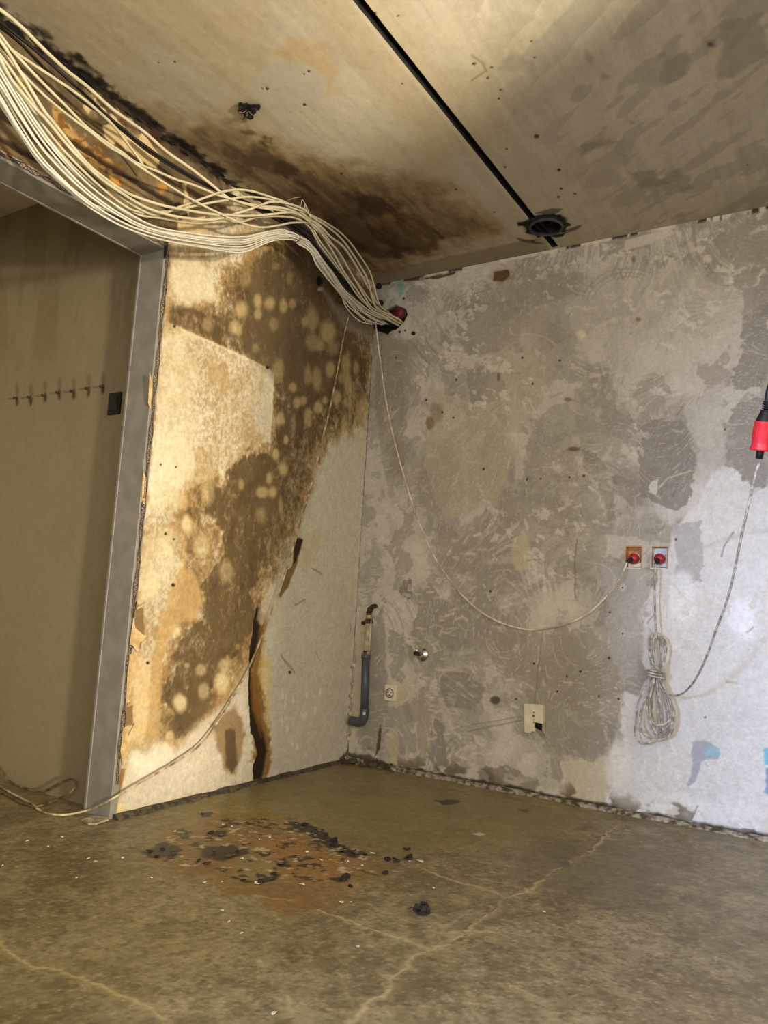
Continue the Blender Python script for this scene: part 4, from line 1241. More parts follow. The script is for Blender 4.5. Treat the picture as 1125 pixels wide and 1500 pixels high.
# thin white wires, tied together
UP = [(0, 92), (21, 127), (60, 187), (100, 238), (140, 277), (180, 306), (215, 326), (245, 336), (290, 343), (330, 347), (362, 346), (400, 338), (420, 340), (435, 346)]
LO = [(0, 150), (28, 197), (58, 242), (92, 273), (128, 302), (166, 325), (203, 341), (250, 354), (300, 363), (330, 368), (358, 369), (392, 355), (415, 349), (434, 351)]
TL = [[(435, 348), (459, 364), (484, 395), (502, 422), (521, 440), (547, 459), (572, 467), (587, 474)],
      [(435, 349), (455, 368), (464, 387), (478, 407), (498, 432), (509, 450), (527, 469), (547, 475), (572, 475)]]
NT = 11
TIE = hit(435, 348.5, 0, .19)
TDR = hit(459, 366, 0, .188) - hit(420, 344, 0, .19)
TDR /= np.linalg.norm(TDR)
TA1 = np.cross(TDR, (0, 0, 1.0))
TA1 /= np.linalg.norm(TA1)
TA2 = np.cross(TDR, TA1)
TIE_PACK = [(0.0038 * math.cos(t_), 0.0038 * math.sin(t_)) for t_ in (0.3, 2.4, 4.5)] + [(0.0105 * math.cos(t_), 0.0105 * math.sin(t_)) for t_ in np.arange(8) * math.pi / 4]
TIE_DOWN = hit(434, 356, 0, .19) - TIE
TIE_PACK.sort(key=lambda c: (c[0] * TA1 + c[1] * TA2) @ TIE_DOWN)
rng = random.Random(3)
for k in range(NT):
    t0 = k / (NT - 1)
    t1 = min(1, max(0, t0 + rng.uniform(-.25, .25)))
    pts = []
    n = len(UP)
    for i in range(n):
        s_ = i / (n - 1)
        tt = t0 * (1 - s_) + t1 * s_ + 0.06 * math.sin(5 * s_ + k * 1.7)
        if i == n - 1:
            tt = k / (NT - 1)
        tt = min(max(tt, 0), 1)
        a = UP[i][0] * (1 - tt) + LO[i][0] * tt
        b = UP[i][1] * (1 - tt) + LO[i][1] * tt
        x = 0.25 - 0.06 * s_ + 0.09 * math.sin(math.pi * min(1, s_ * 1.15)) ** 2 + 0.012 * math.sin(k * 2.3 + 3 * s_)
        if i >= n - 2:
            x = 0.19 + 0.005 * math.sin(k * 1.9)
        pts.append((a, b, x))
    pts = lead_in(pts)
    tk0 = k / (NT - 1)
    for i in range(1, 8):
        tk = min(1.05, max(-0.05, tk0 + 0.16 * math.sin(i * 0.9 + k * 2.1)))
        a = TL[0][i][0] * (1 - tk) + TL[1][i][0] * tk
        b = TL[0][i][1] * (1 - tk) + TL[1][i][1] * tk
        x = [0.19, 0.185, 0.18, 0.165, 0.15, 0.135, 0.126, 0.124][i] + 0.010 * math.sin(k * 2.9 + i * 0.4)
        pts.append((a, b, x))
    W3 = cab(pts)
    W3[n + 1] = TIE + TIE_PACK[k][0] * TA1 + TIE_PACK[k][1] * TA2
    run('thin_wire', W3, 0.0030, m_white, 'thin white wire of the lower bunch held by a black tie', 'wire', 'thin white wires tied in a bunch')
for k, pts in enumerate([[(0, 149, .16), (30, 195, .16), (58, 239, .15), (92, 269, .12), (120, 289, .09), (152, 311, .06)], [(0, 154, .15), (28, 196, .15), (58, 236, .14), (88, 260, .13), (118, 290, .10), (150, 305, .09), (178, 318, .08)]]):
    run('loose_wire', cab(lead_in(pts)), 0.0030, m_white, 'thin white wire ending loose above the steel door head', 'wire', 'loose wire ends over the door head')
# black cables
BK = [[(0, 34, .12), (32, 58, .12), (64, 84, .12), (96, 113, .12), (128, 142, .12), (160, 172, .12), (185, 192, .12), (216, 217, .13), (258, 244, .14), (292, 264, .15), (329, 281, .16), (371, 300, .17), (408, 316, .17), (439, 336, .17), (468, 366, .165), (488, 390, .16), (510, 415, .155), (537, 442, .14), (562, 462, .12), (580, 472, .135)],
      [(0, 40, .11), (30, 64, .11), (61, 96, .11), (90, 122, .11), (120, 148, .11), (150, 168, .11), (185, 196, .11), (216, 221, .12), (258, 248, .13), (292, 267, .14), (329, 285, .15), (371, 304, .16), (404, 319, .16), (430, 338, .16), (458, 366, .155), (482, 394, .15), (506, 420, .145), (534, 446, .13), (560, 466, .12), (578, 476, .135)],
      [(200, 205, .05), (258, 247, .08), (300, 270, .12), (340, 288, .14), (385, 310, .155), (420, 322, .16), (450, 338, .16), (474, 364, .155), (494, 390, .15), (516, 418, .145), (540, 446, .13), (564, 464, .12), (582, 474, .14)],
      [(372, 303, .12), (400, 318, .14), (428, 332, .15), (456, 352, .15), (476, 378, .15), (496, 402, .145), (520, 430, .135), (546, 452, .12), (568, 468, .12), (584, 476, .14)]]
for k, pts in enumerate(BK):
    run('black_cable', cab(lead_in(pts) if k < 2 else pts), [.0048, .0046, .0065, .009][k], m_bcab, ['thin black cable following the cream cables over the doorway', 'thin black cable following the cream cables over the doorway', 'black cable coming out of the peeled wall behind the cream cables', 'thickest black cable, in the gap between sling and tied wires'][k], 'cable', 'black cables behind the bundle')
# tie and ceiling suspension
hk = hit(443, 288, 2, H)
t = thing('wire_hanger', 'twisted wire sling hanging the cable bundle from the ceiling', 'hanger', hk)
m_hang = mat('pale_binding_wire', (196, 186, 160), 0.5, scale=60)
lathe('anchor', hk, (0, 0, -1), [(0, .006), (.004, .006), (.006, .002), (.014, .002)], m_black_pl, t, 10)
for a, b, x in ((437, 312, .17), (434, 324, .15), (450, 312, .215), (455, 320, .22), (447, 306, .21)):
    q = hit(a, b, 0, x)
    tube('sling_wire', [hk + np.array([0, 0, -.012]), (hk + q) / 2 + np.array([.003, 0, 0]), q], 0.0017, m_hang, t, 4, 6)
tube('sling_wire', [hk, hit(432, 290, 2, H - .004), hit(420, 294, 2, H - .003)], 0.0017, m_hang, t, 4, 6)
# red capped conduit and black stubs at the cable entry
p = hit(587, 458, 1, -0.01)
t = thing('conduit_end', 'dark red round conduit end above the cable hole in the corner', 'conduit', p)
lathe('cap', p + np.array([0, .03, 0]), (-.25, -1, -.1), [(0, .030), (.045, .031), (.052, .027), (.055, .014), (.056, 0)], mat('dark_red_plastic', (112, 34, 34), 0.5, noise=.15, scale=30), t, 22)
lathe('collar', p + np.array([0, .03, 0]), (-.25, -1, -.1), [(0, .034), (.034, .034), (.036, .031), (.036, .02)], mat('dull_red_plastic', (84, 30, 28), 0.6, scale=30), t, 22)
for k, (a, b, r) in enumerate([(549, 420, .017), (556, 444, .012)]):
    p = hit(a, b, 1, -0.008)
    p[0] = max(p[0], .02)
    o = lathe('foam_plug', p + np.array([0, .006, 0]), (.1, -1, -.2), [(0, r), (.008, r * 1.1), (.016, r * .8), (.018, r * .3), (.018, 0)], m_black, None, 11)
    tag(o, ['charred plug stuck in the upper room corner', 'small charred plug above the red conduit end'][k], 'plug')

# hanging cord along the left wall, out to the corridor floor
m_cord = mat('dirty_cord', (206, 190, 150), 0.6, rgb2=(120, 100, 70), scale=28)
m_cordw = mat('grimy_white_cord', (208, 200, 184), 0.55, rgb2=(140, 130, 114), scale=45)
L1 = cab([(511, 462, .012), (503, 495, .02), (495, 540, .03), (483, 600, .04), (470, 652, .045), (456, 712, .05), (441, 762, .05), (427, 810, .045), (413, 855, .04), (394, 905, .03), (369, 968, .012), (344, 1016, .02), (302, 1081, .03), (264, 1112, .03), (206, 1146, .028), (168, 1168, .02)])
L1 += [hit(150, 1178, 2, .05), hit(128, 1187, 2, .012), hit(93, 1194, 2, .006), hit(61, 1189, 2, .006), hit(32, 1170, 2, .006), hit(8, 1157, 2, .008), hit(-20, 1140, 2, .008), hit(-90, 1128, 2, .006)]
run('long_cord', L1, 0.0042, m_cord, 'dirty pale cord hanging down the stained wall and out through the doorway', 'cord', None, 'floor')
L2 = [hit(-60, 1075, 1, -YC - .02), hit(-20, 1105, 1, -YC - .02), hit(0, 1126, 1, -YC - .02), hit(16, 1146, 1, -YC - .02), hit(45, 1158, 1, -YC - .02), hit(67, 1158, 1, -YC - .02), hit(91, 1145, 1, -YC - .022), hit(105, 1141, 1, -YC - .024), hit(111, 1149, 1, -YC - .03), hit(101, 1162, 1, -YC - .045),
      hit(80, 1173, 2, .006), hit(56, 1181, 2, .006), hit(30, 1176, 2, .006), hit(0, 1160, 2, .006), hit(-60, 1140, 2, .006)]
run('looped_cord', L2, 0.004, mat('dark_dirty_cord', (126, 104, 66), 0.6, rgb2=(70, 56, 34), scale=30), 'brownish cord lying in a loop on the corridor floor', 'cord', None, 'floor')


# settle the runs: touching is allowed, passing through is not
def settle(iters=220, step=0.0055):
    from mathutils.kdtree import KDTree
    paths = []
    for b in BUNDLE:
        P = b[1]
        s_ = np.r_[0, np.cumsum(np.linalg.norm(np.diff(P, axis=0), axis=1))]
        q = np.linspace(0, s_[-1], max(4, int(s_[-1] / step)))
        paths.append(np.c_[[np.interp(q, s_, P[:, k]) for k in range(3)]].T)
    ln = [len(p) for p in paths]
    off = np.r_[0, np.cumsum(ln)]
    P0 = np.vstack(paths)
    cid = np.repeat(np.arange(len(paths)), ln)
    R_ = np.array([b[2] for b in BUNDLE])[cid]
    fl = np.array([b[7] == 'floor' for b in BUNDLE])[cid]
    # the red conduit end is a fixed obstacle
    cc = hit(587, 458, 1, -0.01) + np.array([0, .03, 0])
    ca_ = np.array([-.25, -1, -.1])
    ca_ /= np.linalg.norm(ca_)
    T_ = np.zeros_like(P0)
    rng_ = np.random.RandomState(4)
    for it in range(iters):
        P = P0 + T_
        if it % 8 == 0:
            kd = KDTree(len(P))
            for i, p in enumerate(P):
                kd.insert(p, i)
            kd.balance()
            I, J = [], []
            for i, p in enumerate(P):
                for _, j, _d in kd.find_range(p, R_[i] + 0.014):
                    if j > i and cid[j] != cid[i]:
                        I.append(i)
                        J.append(j)
            I, J = np.array(I), np.array(J)
        D_ = P[J] - P[I]
        d = np.linalg.norm(D_, axis=1)
        D_ = np.where(d[:, None] < 1e-5, rng_.normal(size=D_.shape), D_)
        D_ /= np.maximum(np.linalg.norm(D_, axis=1), 1e-9)[:, None]
        pen = np.maximum(0, R_[I] + R_[J] + 0.0014 - d)
        push = np.zeros_like(P)
        cnt = np.zeros(len(P))
        hitm = pen > 0
        np.add.at(push, I[hitm], -D_[hitm] * (pen[hitm] * 0.5)[:, None])
        np.add.at(push, J[hitm], D_[hitm] * (pen[hitm] * 0.5)[:, None])
        np.add.at(cnt, I[hitm], 1)
        np.add.at(cnt, J[hitm], 1)
        T_ = T_ + push / np.maximum(1, cnt ** 0.5)[:, None]
        if it < iters - 50 or it in (iters - 35, iters - 20):
            for a, b in zip(off[:-1], off[1:]):
                seg = T_[a:b]
                sm = seg.copy()
                sm[1:-1] = 0.25 * seg[:-2] + 0.5 * seg[1:-1] + 0.25 * seg[2:]
                T_[a:b] = sm
        P = P0 + T_
        # walls, ceiling, floor
        bu = ~fl
        P[bu, 0] = np.maximum(P[bu, 0], R_[bu] + 0.008)
        P[bu, 2] = np.minimum(P[bu, 2], H - R_[bu] - 0.006)
        P[fl, 2] = np.maximum(P[fl, 2], R_[fl] + 0.002)
        cor = fl & (P[:, 0] < -0.13)
        P[cor, 1] = np.minimum(P[cor, 1], -YC - R_[cor] - 0.003)
        v = P[bu] - cc
        al = v @ ca_
        rad = v - al[:, None] * ca_
        rl = np.linalg.norm(rad, axis=1)
        need = 0.0352 + R_[bu]
        hitc = (al > -0.02) & (al < 0.062 + R_[bu]) & (rl < need)
        # cables pass below the conduit
        rad[hitc, 2] -= 0.004
        rl2 = np.maximum(np.linalg.norm(rad, axis=1), 1e-6)
        w_ = P[bu]
        w_[hitc] = cc + al[hitc, None] * ca_ + rad[hitc] / rl2[hitc, None] * need[hitc, None]
        P[bu] = w_
        T_ = P - P0
    P = P0 + T_
    for k, (a, b) in enumerate(zip(off[:-1], off[1:])):
        BUNDLE[k][1] = P[a:b]


settle()
for name_, path_, r_, m_, lb_, ct_, gp_, _z in BUNDLE:
    tag(tube(name_, path_, r_, m_, None, 1, 8), lb_, ct_, gp_)
# the tie is pulled round the settled wires
tw = []
for b_ in BUNDLE:
    if b_[0] == 'thin_wire':
        near = b_[1][np.argmin(np.linalg.norm(b_[1] - TIE, axis=1))] - TIE
        tw.append((near @ TA1, near @ TA2))
tw = np.array(tw)
tc_ = (tw.max(0) + tw.min(0)) / 2
ring = []
for t_ in np.linspace(0, 2 * math.pi, 29):
    dv = np.array([math.cos(t_), math.sin(t_)])
    q = tc_ + dv * (((tw - tc_) @ dv).max() + 0.0030 + 0.0016)
    ring.append(TIE + q[0] * TA1 + q[1] * TA2)
o = tube('cable_tie', ring, 0.0018, m_black_pl, None, 1, 6)
tag(o, 'small black cable tie around the thin white wires', 'cable tie')



# =================================================================== SOCKETS, PLUGS AND CORDS ON THE BACK WALL
m_white_pl = mat('cream_plastic', (226, 216, 190), 0.45, noise=0.06, scale=40)
m_grey_pl = mat('grey_white_plastic', (206, 206, 208), 0.45, noise=0.05, scale=40)
m_ply = mat('orange_brown_board', (204, 154, 92), 0.7, rgb2=(176, 124, 66), scale=40)
m_red = mat('plug_red', (172, 30, 44), 0.3, noise=0.06, scale=30)
m_hole = mat('socket_hole_black', (14, 13, 13), 0.7)


def socket_box(R, label, first):
    x0, x1, z0, z1 = R
    t = thing('wall_socket', label, 'socket', ((x0 + x1) / 2, 0.0, z0))
    d = 0.034
    e = 0.004
    m_in = m_ply if first else m_white_pl
    # four sides of the box and its back
    box('box_side', (x0 - e, -.002, z0 - e), (x0, d, z1 + e), m_in, t)
    box('box_side', (x1, -.002, z0 - e), (x1 + e, d, z1 + e), m_in if first else m_ply, t)
    box('box_side', (x0, -.002, z1), (x1, d, z1 + e), m_ply, t)
    box('box_side', (x0, -.002, z0 - e), (x1, d, z0), m_white_pl, t)
    box('box_back', (x0 - e, d, z0 - e), (x1 + e, d + .004, z1 + e), m_ply if first else m_grey_pl, t)
    cx, cz = (x0 + x1) / 2, z0 + 0.04
    box('base_plate', (x0 + .004, d - .014, z0 + .004), (x1 - .004, d, z0 + (.026 if first else .066)), m_white_pl if first else m_grey_pl, t, .002)
    lathe('socket_face', (cx, d, cz), (0, -1, 0), [(0, .026), (.018, .026), (.018, .021), (.006, .021), (.006, 0)], m_grey_pl, t, 22)
    if not first:
        for dx in (-.02, -.01, .012, .022):
            lathe('terminal_hole', (cx + dx, d - .0145, z0 + .058 + .002 * math.cos(dx * 90)), (0, -1, 0), [(0, .0026), (.002, .0026), (.002, 0)], m_hole, t, 8)
    return cx, cz, d


def plug(parent, cx, cz, d, aim):
    base = np.array([cx, d - .006, cz])
    pl = lathe('plug', base, (0, -1, 0), [(0, .0195), (.018, .0195), (.0185, .023), (.03, .023), (.041, .020), (.047, .013), (.049, .004), (.0492, 0)], m_red, parent, 24)
    pl['label'] = 'glossy red round plug'
    s = base + np.array([0.0, -.038, 0]) + np.array(aim) * .006
    lathe('strain_relief', s, aim, [(0, .011), (.012, .010), (.020, .0075), (.030, .0062), (.030, 0)], m_hole, pl, 14)
    return s + np.array(aim) * .03


s1 = socket_box(R1, 'orange-brown lined open socket with the cord that sags to the corner plugged in', True)
s2 = socket_box(R2, 'white backed open socket that the coiled lead is plugged into', False)

aim = np.array([-.62, -.55, -.56])
c1 = thing('sagging_cord', 'thin grimy cord sagging across the scraped wall from the corner to a red plug', 'cord', (s1[0], -.02, s1[1]))
e1 = plug(c1, *s1, aim)
pts = [hit(a, b, 1, -y) for a, b, y in [(547, 425, .04), (548, 455, .07), (551, 480, .08), (556, 520, .075), (566, 590, .07), (580, 655, .06), (597, 715, .05), (615, 770, .045), (640, 822, .04), (680, 875, .035), (720, 906, .03), (770, 922, .03),
                                      (820, 917, .03), (862, 898, .035), (895, 866, .04), (909, 845, .045)]] + [e1 - aim * 0.004]
tube('cord', pts, 0.0040, mat('pale_grimy_cord', (232, 224, 200), 0.5, rgb2=(176, 162, 132), scale=18), c1, 6, 7)

aim2 = np.array([-.22, -.62, -.75])
c2 = thing('extension_lead', 'grimy white extension lead tied in a hank hanging from the right socket', 'extension lead', (s2[0], -.02, s2[1]))
e2 = plug(c2, *s2, aim2)
B = lambda a, b, y: hit(a, b, 1, -y)
tube('cord', [e2 - aim2 * .004, B(960, 838, .06), B(959, 870, .055), B(960, 905, .055), B(961, 930, .06), B(958, 950, .05)], 0.0042, m_cordw, c2, 6, 8)
# upper eyes and lower loops of the hank
ups = [[(956, 985, .05), (951, 950, .045), (952, 932, .045), (960, 927, .05), (970, 932, .05), (976, 945, .05), (974, 962, .05), (966, 985, .05)],
       [(958, 985, .06), (955, 955, .06), (954, 935, .06), (961, 928, .06), (969, 938, .06), (974, 955, .06), (970, 985, .06)],
       [(957, 985, .04), (958, 955, .04), (957, 938, .04), (963, 930, .04), (968, 945, .04), (968, 968, .04), (963, 985, .04)],
       [(962, 985, .07), (957, 950, .07), (959, 930, .065), (966, 930, .065), (972, 940, .065), (975, 950, .06), (972, 970, .06), (968, 985, .06)]]
for P in ups:
    tube('cord_eye', [B(*p) for p in P], 0.0040, m_cordw, c2, 5, 7)
lows = [[(955, 990, .05), (944, 1010, .055), (935, 1030, .055), (932, 1055, .05), (930, 1075, .05), (936, 1086, .045), (946, 1089, .045), (957, 1084, .045), (966, 1072, .05), (969, 1050, .055), (965, 1020, .055), (961, 990, .05)],
        [(957, 990, .04), (948, 1018, .045), (939, 1040, .05), (937, 1060, .05), (944, 1075, .05), (956, 1083, .045), (970, 1083, .05), (982, 1074, .055), (987, 1055, .055), (985, 1035, .06), (975, 1015, .055), (964, 990, .05)],
        [(958, 990, .06), (952, 1020, .06), (951, 1045, .06), (956, 1065, .06), (966, 1078, .055), (976, 1076, .055), (984, 1060, .06), (983, 1035, .06), (974, 1010, .06), (963, 990, .06)],
        [(959, 990, .035), (955, 1030, .035), (958, 1055, .035), (966, 1072, .035), (975, 1070, .035), (980, 1050, .035), (974, 1020, .035), (963, 990, .035)],
        [(960, 990, .065), (951, 1030, .07), (956, 1058, .07), (968, 1062, .07), (980, 1056, .07), (984, 1040, .065), (978, 1018, .065), (965, 990, .06)],
        [(961, 990, .045), (964, 1030, .045), (966, 1060, .045), (972, 1074, .045), (980, 1068, .045), (977, 1035, .045), (966, 990, .045)],
        [(958, 990, .025), (948, 1030, .03), (952, 1062, .03), (964, 1080, .03), (976, 1080, .03), (986, 1066, .035), (981, 1030, .035), (964, 990, .03)]]
for P in lows:
    tube('cord_loop', [B(*p) for p in P], 0.0040, m_cordw, c2, 5, 7)
wc = [(954, 966), (960, 975)]
for k in range(3):
    cx_, cy_ = 961 + k * 0.6, 984 + k * 4
    pp = []
    for t_ in np.linspace(0, 2 * math.pi, 17):
        q = B(cx_ + 12.5 * math.cos(t_), cy_ + 1.2 * math.sin(t_) + 2.5 * math.cos(t_), .05)
        q[1] += 0.028 * math.sin(t_)
        pp.append(q)
    tube('wrap', pp, 0.0041, m_cordw, c2, 1, 7)
tube('wrap', [B(954, 965, .075), B(958, 975, .08), B(966, 981, .08), B(973, 988, .07), B(972, 994, .06)], 0.0041, m_cordw, c2, 5, 7)
# tail of the lead up to the red coupling
tube('cord', [B(963, 990, .05), B(966, 1002, .055), B(972, 1012, .06), B(982, 1018, .09), B(994, 1018, .13), B(1006, 1011, .19), B(1020, 993, .27), B(1035, 962, .36), B(1050, 920, .46), B(1065, 880, .55), B(1075, 840, .62), B(1085, 790, .69), B(1094, 750, .74),
              B(1102, 715, .78), B(1108, 690, .80), B(1113, 676, .81)], 0.0042, m_cordw, c2, 6, 8)
# coupling
KC = 0.86
pa, pb = B(1112, 672, .81), B(1122.5, 600, .85)
ax = pb - pa
Lc = np.linalg.norm(ax)
ax /= Lc
t = thing('cable_coupling', 'red rubber cable coupling with black sleeves hanging in mid air', 'coupling', pa)
s = 1.0
m_rr = mat('bright_red_rubber', (226, 44, 56), 0.4, noise=0.05, scale=20)
P0 = pa
d_ = lambda px_: px_ / 72.0 * Lc
lathe('sleeve', P0, ax, [(0, .011 * KC), (.001, .0125 * KC), (d_(15), .0135 * KC), (d_(16), .010 * KC)], m_black_pl, t, 16)
lathe('body', P0, ax, [(d_(12), .012 * KC), (d_(12.5), .036 * KC), (d_(15), .038 * KC), (d_(18), .034 * KC), (d_(24), .0325 * KC), (d_(30), .0345 * KC), (d_(50), .033 * KC), (d_(53), .0345 * KC), (d_(55), .034 * KC), (d_(56), .02 * KC)], m_rr, t, 26)
for k in range(6):
    an = k * math.pi / 3
    n1 = np.cross(ax, (0, 1, 0.2))
    n1 /= np.linalg.norm(n1)
    n2 = np.cross(ax, n1)
    dirn = n1 * math.cos(an) + n2 * math.sin(an)
    tube('grip_rib', [P0 + ax * d_(28) + dirn * .0285, P0 + ax * d_(36) + dirn * .0295, P0 + ax * d_(48) + dirn * .0280], 0.0018, m_rr, t, 3, 6)
lathe('plug_neck', P0, ax, [(d_(54), .030 * KC), (d_(57), .029 * KC), (d_(66), .021 * KC), (d_(70), .018 * KC), (d_(71), .020 * KC), (d_(72), .018 * KC)], m_black_pl, t, 22)
for k in range(4):
    lathe('bend_ring', P0 + ax * d_(73 + k * 3), ax, [(0, .012 * KC), (.0005, .0155 * KC), (d_(1.8), .0155 * KC), (d_(2), .012 * KC)], m_black_pl, t, 16)
q = P0 + ax * d_(72)
tube('feed_cable', [q, q + ax * .07, q + ax * .16 + np.array([.03, 0, .02]), q + np.array([.10, .02, .5]), q + np.array([.16, .03, 0.95])], 0.008, m_bcab, t, 6, 8)

# earth socket low on the wall
p = hit(573, 1015, 1, 0)
t = thing('wall_outlet', 'small cream square wall outlet with round face beside the drain pipe', 'socket', p)
w_, h_ = .033, .040
box('cover_plate', (p[0] - w_, -.012, p[2] - h_), (p[0] + w_, .004, p[2] + h_), m_white_pl, t, .003)
lathe('socket_ring', (p[0] - .002, -.011, p[2]), (0, -1, 0), [(0, .024), (.004, .024), (.004, .020), (.001, .020)], mat('grey_ring', (120, 112, 94), .5, scale=30), t, 22)
lathe('socket_face', (p[0] - .002, -.011, p[2]), (0, -1, 0), [(0, .0195), (.0022, .0195), (.0022, 0)], m_white_pl, t, 22)
for dx, dz in ((-.009, .003), (.009, .003), (0.002, -.010)):
    lathe('pin_hole', (p[0] - .002 + dx, -.013, p[2] + dz), (0, -1, 0), [(0, .0036), (.0012, .0036), (.0012, 0)], m_hole, t, 10)

# broken cover plate
t = thing('broken_cover_plate', 'cream rectangular cover plate with its lower corner broken open', 'cover plate', hit(783, 1052, 1, 0))
Zp = lambda a, b, y=-.003: hit(740 + a / 11.25, 1010 + b / 11.25, 1, y)
outl = [(322, 232), (636, 248), (634, 566), (510, 538), (496, 545), (488, 628), (512, 642), (500, 688), (440, 690), (434, 712), (330, 700)]
prism('plate', [Zp(a, b) for a, b in outl], (0, -.008, 0), m_white_pl, t)
prism('plate_edge', [Zp(*q) for q in ((636, 250), (668, 262), (668, 735), (612, 672), (618, 574), (634, 566))], (0, -.005, 0), mat('aged_cream_edge', (190, 178, 148), .6, scale=30), t)
prism('broken_tab', [Zp(512, 640, -.012), Zp(600, 690, -.02), Zp(665, 770, -.03), Zp(645, 800, -.032), Zp(590, 745, -.022), Zp(508, 668, -.013)], (0, -.003, 0), mat('cracked_tab', (150, 140, 116), .6, scale=30), t)
box('cavity', (HB[0] - .004, .03, HB[2] - .004), (HB[1] + .004, .034, HB[3] + .004), m_hole, t)
for lo, hi in (((HB[0] - .004, 0, HB[2] - .004), (HB[0], .03, HB[3] + .004)), ((HB[1], 0, HB[2] - .004), (HB[1] + .004, .03, HB[3] + .004)), ((HB[0], 0, HB[3]), (HB[1], .03, HB[3] + .004)), ((HB[0], 0, HB[2] - .004), (HB[1], .03, HB[2]))):
    box('cavity_side', lo, hi, m_hole, t)
for a, b, r in ((473, 378, .0030), (473, 540, .0032), (475, 500, .0022)):
    lathe('screw_hole', Zp(a, b, -.0105), (0, -1, 0), [(0, r), (.001, r), (.001, 0)], m_hole, t, 10)
lathe('rust_mark', Zp(468, 438, -.0105), (0, -1, 0), [(0, .006), (.001, .0055), (.001, 0)], mat('rusty_screw', (132, 110, 76), .7, scale=60), t, 12)

# chrome tap rosette
p = hit(619, 959, 1, 0)
m_chrome = mat('worn_chrome', (214, 212, 206), 0.18, 1.0, noise=.12, scale=40)
t = thing('tap_outlet', 'chrome rosette with a cut off tap stub on the scraped wall', 'tap', p)
lathe('rosette', p + np.array([0, .004, 0]), (0, -1, 0), [(0, .034), (.006, .0345), (.010, .031), (.018, .020), (.022, .014), (.022, .009)], m_chrome, t, 26)
lathe('stub', p + np.array([-.006, 0, 0]), (-.25, -1, .15), [(0, .0105), (.05, .0105), (.052, .008), (.052, 0)], mat('dark_brass_stub', (52, 46, 40), .4, .6, scale=50), t, 16)
lathe('stem', p + np.array([-.012, -.035, .006]), (-.05, -.2, 1), [(0, .005), (.018, .005), (.020, .0035), (.026, .0035), (.026, 0)], m_chrome, t, 12)

# wall plugs with collars
for a, b in ((912, 928), (912, 861)):
    p = hit(a, b, 1, 0)
    o = lathe('wall_plug', p + np.array([0, .004, 0]), (0, -1, 0), [(0, .007), (.0065, .007), (.0065, .004), (.003, .004), (.003, 0)], m_grey_pl, None, 12)
    tag(o, 'small grey plastic wall plug left below the open sockets', 'wall plug', 'grey wall plugs')

# =================================================================== DRAIN PIPE IN THE CORNER
m_pvc = mat('dark_grey_pipe', (74, 76, 82), 0.45, noise=.08, scale=20)
m_old = mat('dirty_clear_tube', (186, 176, 148), 0.35, rgb2=(132, 120, 92), scale=16)
m_corr = mat('corroded_fitting', (70, 54, 36), 0.6, rgb2=(34, 26, 18), scale=60, bump=.4)
m_brass = mat('tarnished_nut', (176, 162, 124), 0.4, .4, scale=40)
yp = -0.055
A = lambda a, b: hit(a, b, 1, yp)
t = thing('drain_pipe', 'dark grey drain pipe with elbow and corroded fitting standing in the room corner', 'pipe', A(534, 1058))
g0, g1 = A(533.5, 1046), A(536, 960)
tube('pipe', [g0, (g0 + g1) / 2, g1], .0205, m_pvc, t, 1, 18)
lathe('socket_collar', g1 - np.array([0, 0, .018]), (0, 0, 1), [(0, .0205), (.002, .0235), (.022, .0235), (.024, .020)], m_pvc, t, 20)
lathe('lower_collar', g0 - np.array([0, 0, .004]), (0, 0, 1), [(0, .0215), (.002, .024), (.03, .024), (.033, .0205)], m_pvc, t, 20)
e0 = g0
pth = [e0 + np.array([0, 0, .006]), e0 + np.array([-.004, 0, -.022]), e0 + np.array([-.022, 0, -.042]), e0 + np.array([-.05, .004, -.046]), e0 + np.array([-.085, .008, -.044])]
pth = [np.array([max(q[0], -.015), q[1], q[2]]) for q in pth]
tube('elbow', pth, .0235, m_pvc, t, 4, 18)
lb_ = A(537.5, 1046)
box('printed_label', (lb_[0] - .008, lb_[1] - .026, lb_[2] - .004), (lb_[0] + .006, lb_[1] - .0225, lb_[2] + .012), m_grey_pl, t)
k0, k1 = A(537, 958), A(540, 910)
for dx in (-.012, .012):
    lathe('clamp_lug', k0 + np.array([dx, -.008, -.006]), (0, 0, 1), [(0, .008), (.018, .008), (.020, .006)], m_brass, t, 10)
tube('inner_tube', [k0, (k0 + k1) / 2, k1], .0165, m_old, t, 1, 16)
tube('side_rod', [k0 + np.array([.018, -.006, 0]), k1 + np.array([.018, -.006, .004])], .0045, mat('pale_rod', (206, 196, 168), .4, scale=30), t, 1, 8)
lathe('dark_ring', k0 + np.array([0, 0, .004]), (0, 0, 1), [(0, .017), (.002, .0185), (.012, .0185), (.014, .0165)], m_corr, t, 16)
lathe('union_nut', k1 - np.array([0, 0, .012]), (0, 0, 1), [(0, .017), (.002, .024), (.014, .024), (.02, .02), (.024, .014)], m_corr, t, 8, False)
lathe('clamp_ear', k1 + np.array([-.024, -.006, -.010]), (0, -1, 0), [(0, .011), (.012, .011), (.014, .008)], m_corr, t, 10)
lathe('threaded_ring', k1 + np.array([0, 0, .012]), (0, 0, 1), [(0, .013), (.002, .0165), (.010, .0165), (.012, .014), (.014, .0165), (.020, .0165), (.022, .012)], m_brass, t, 16)
f0 = k1 + np.array([0, 0, .030])
pp = [f0, f0 + np.array([.002, -.004, .012]), f0 + np.array([.010, -.008, .030]), f0 + np.array([.026, -.012, .046]), f0 + np.array([.044, -.014, .050])]
tube('corroded_elbow', pp, np.linspace(.0155, .012, 13), m_corr, t, 3, 12)
lathe('elbow_band', pp[2], np.array(pp[3]) - np.array(pp[1]), [(-.004, .014), (-.003, .017), (.006, .017), (.007, .014)], m_corr, t, 14)
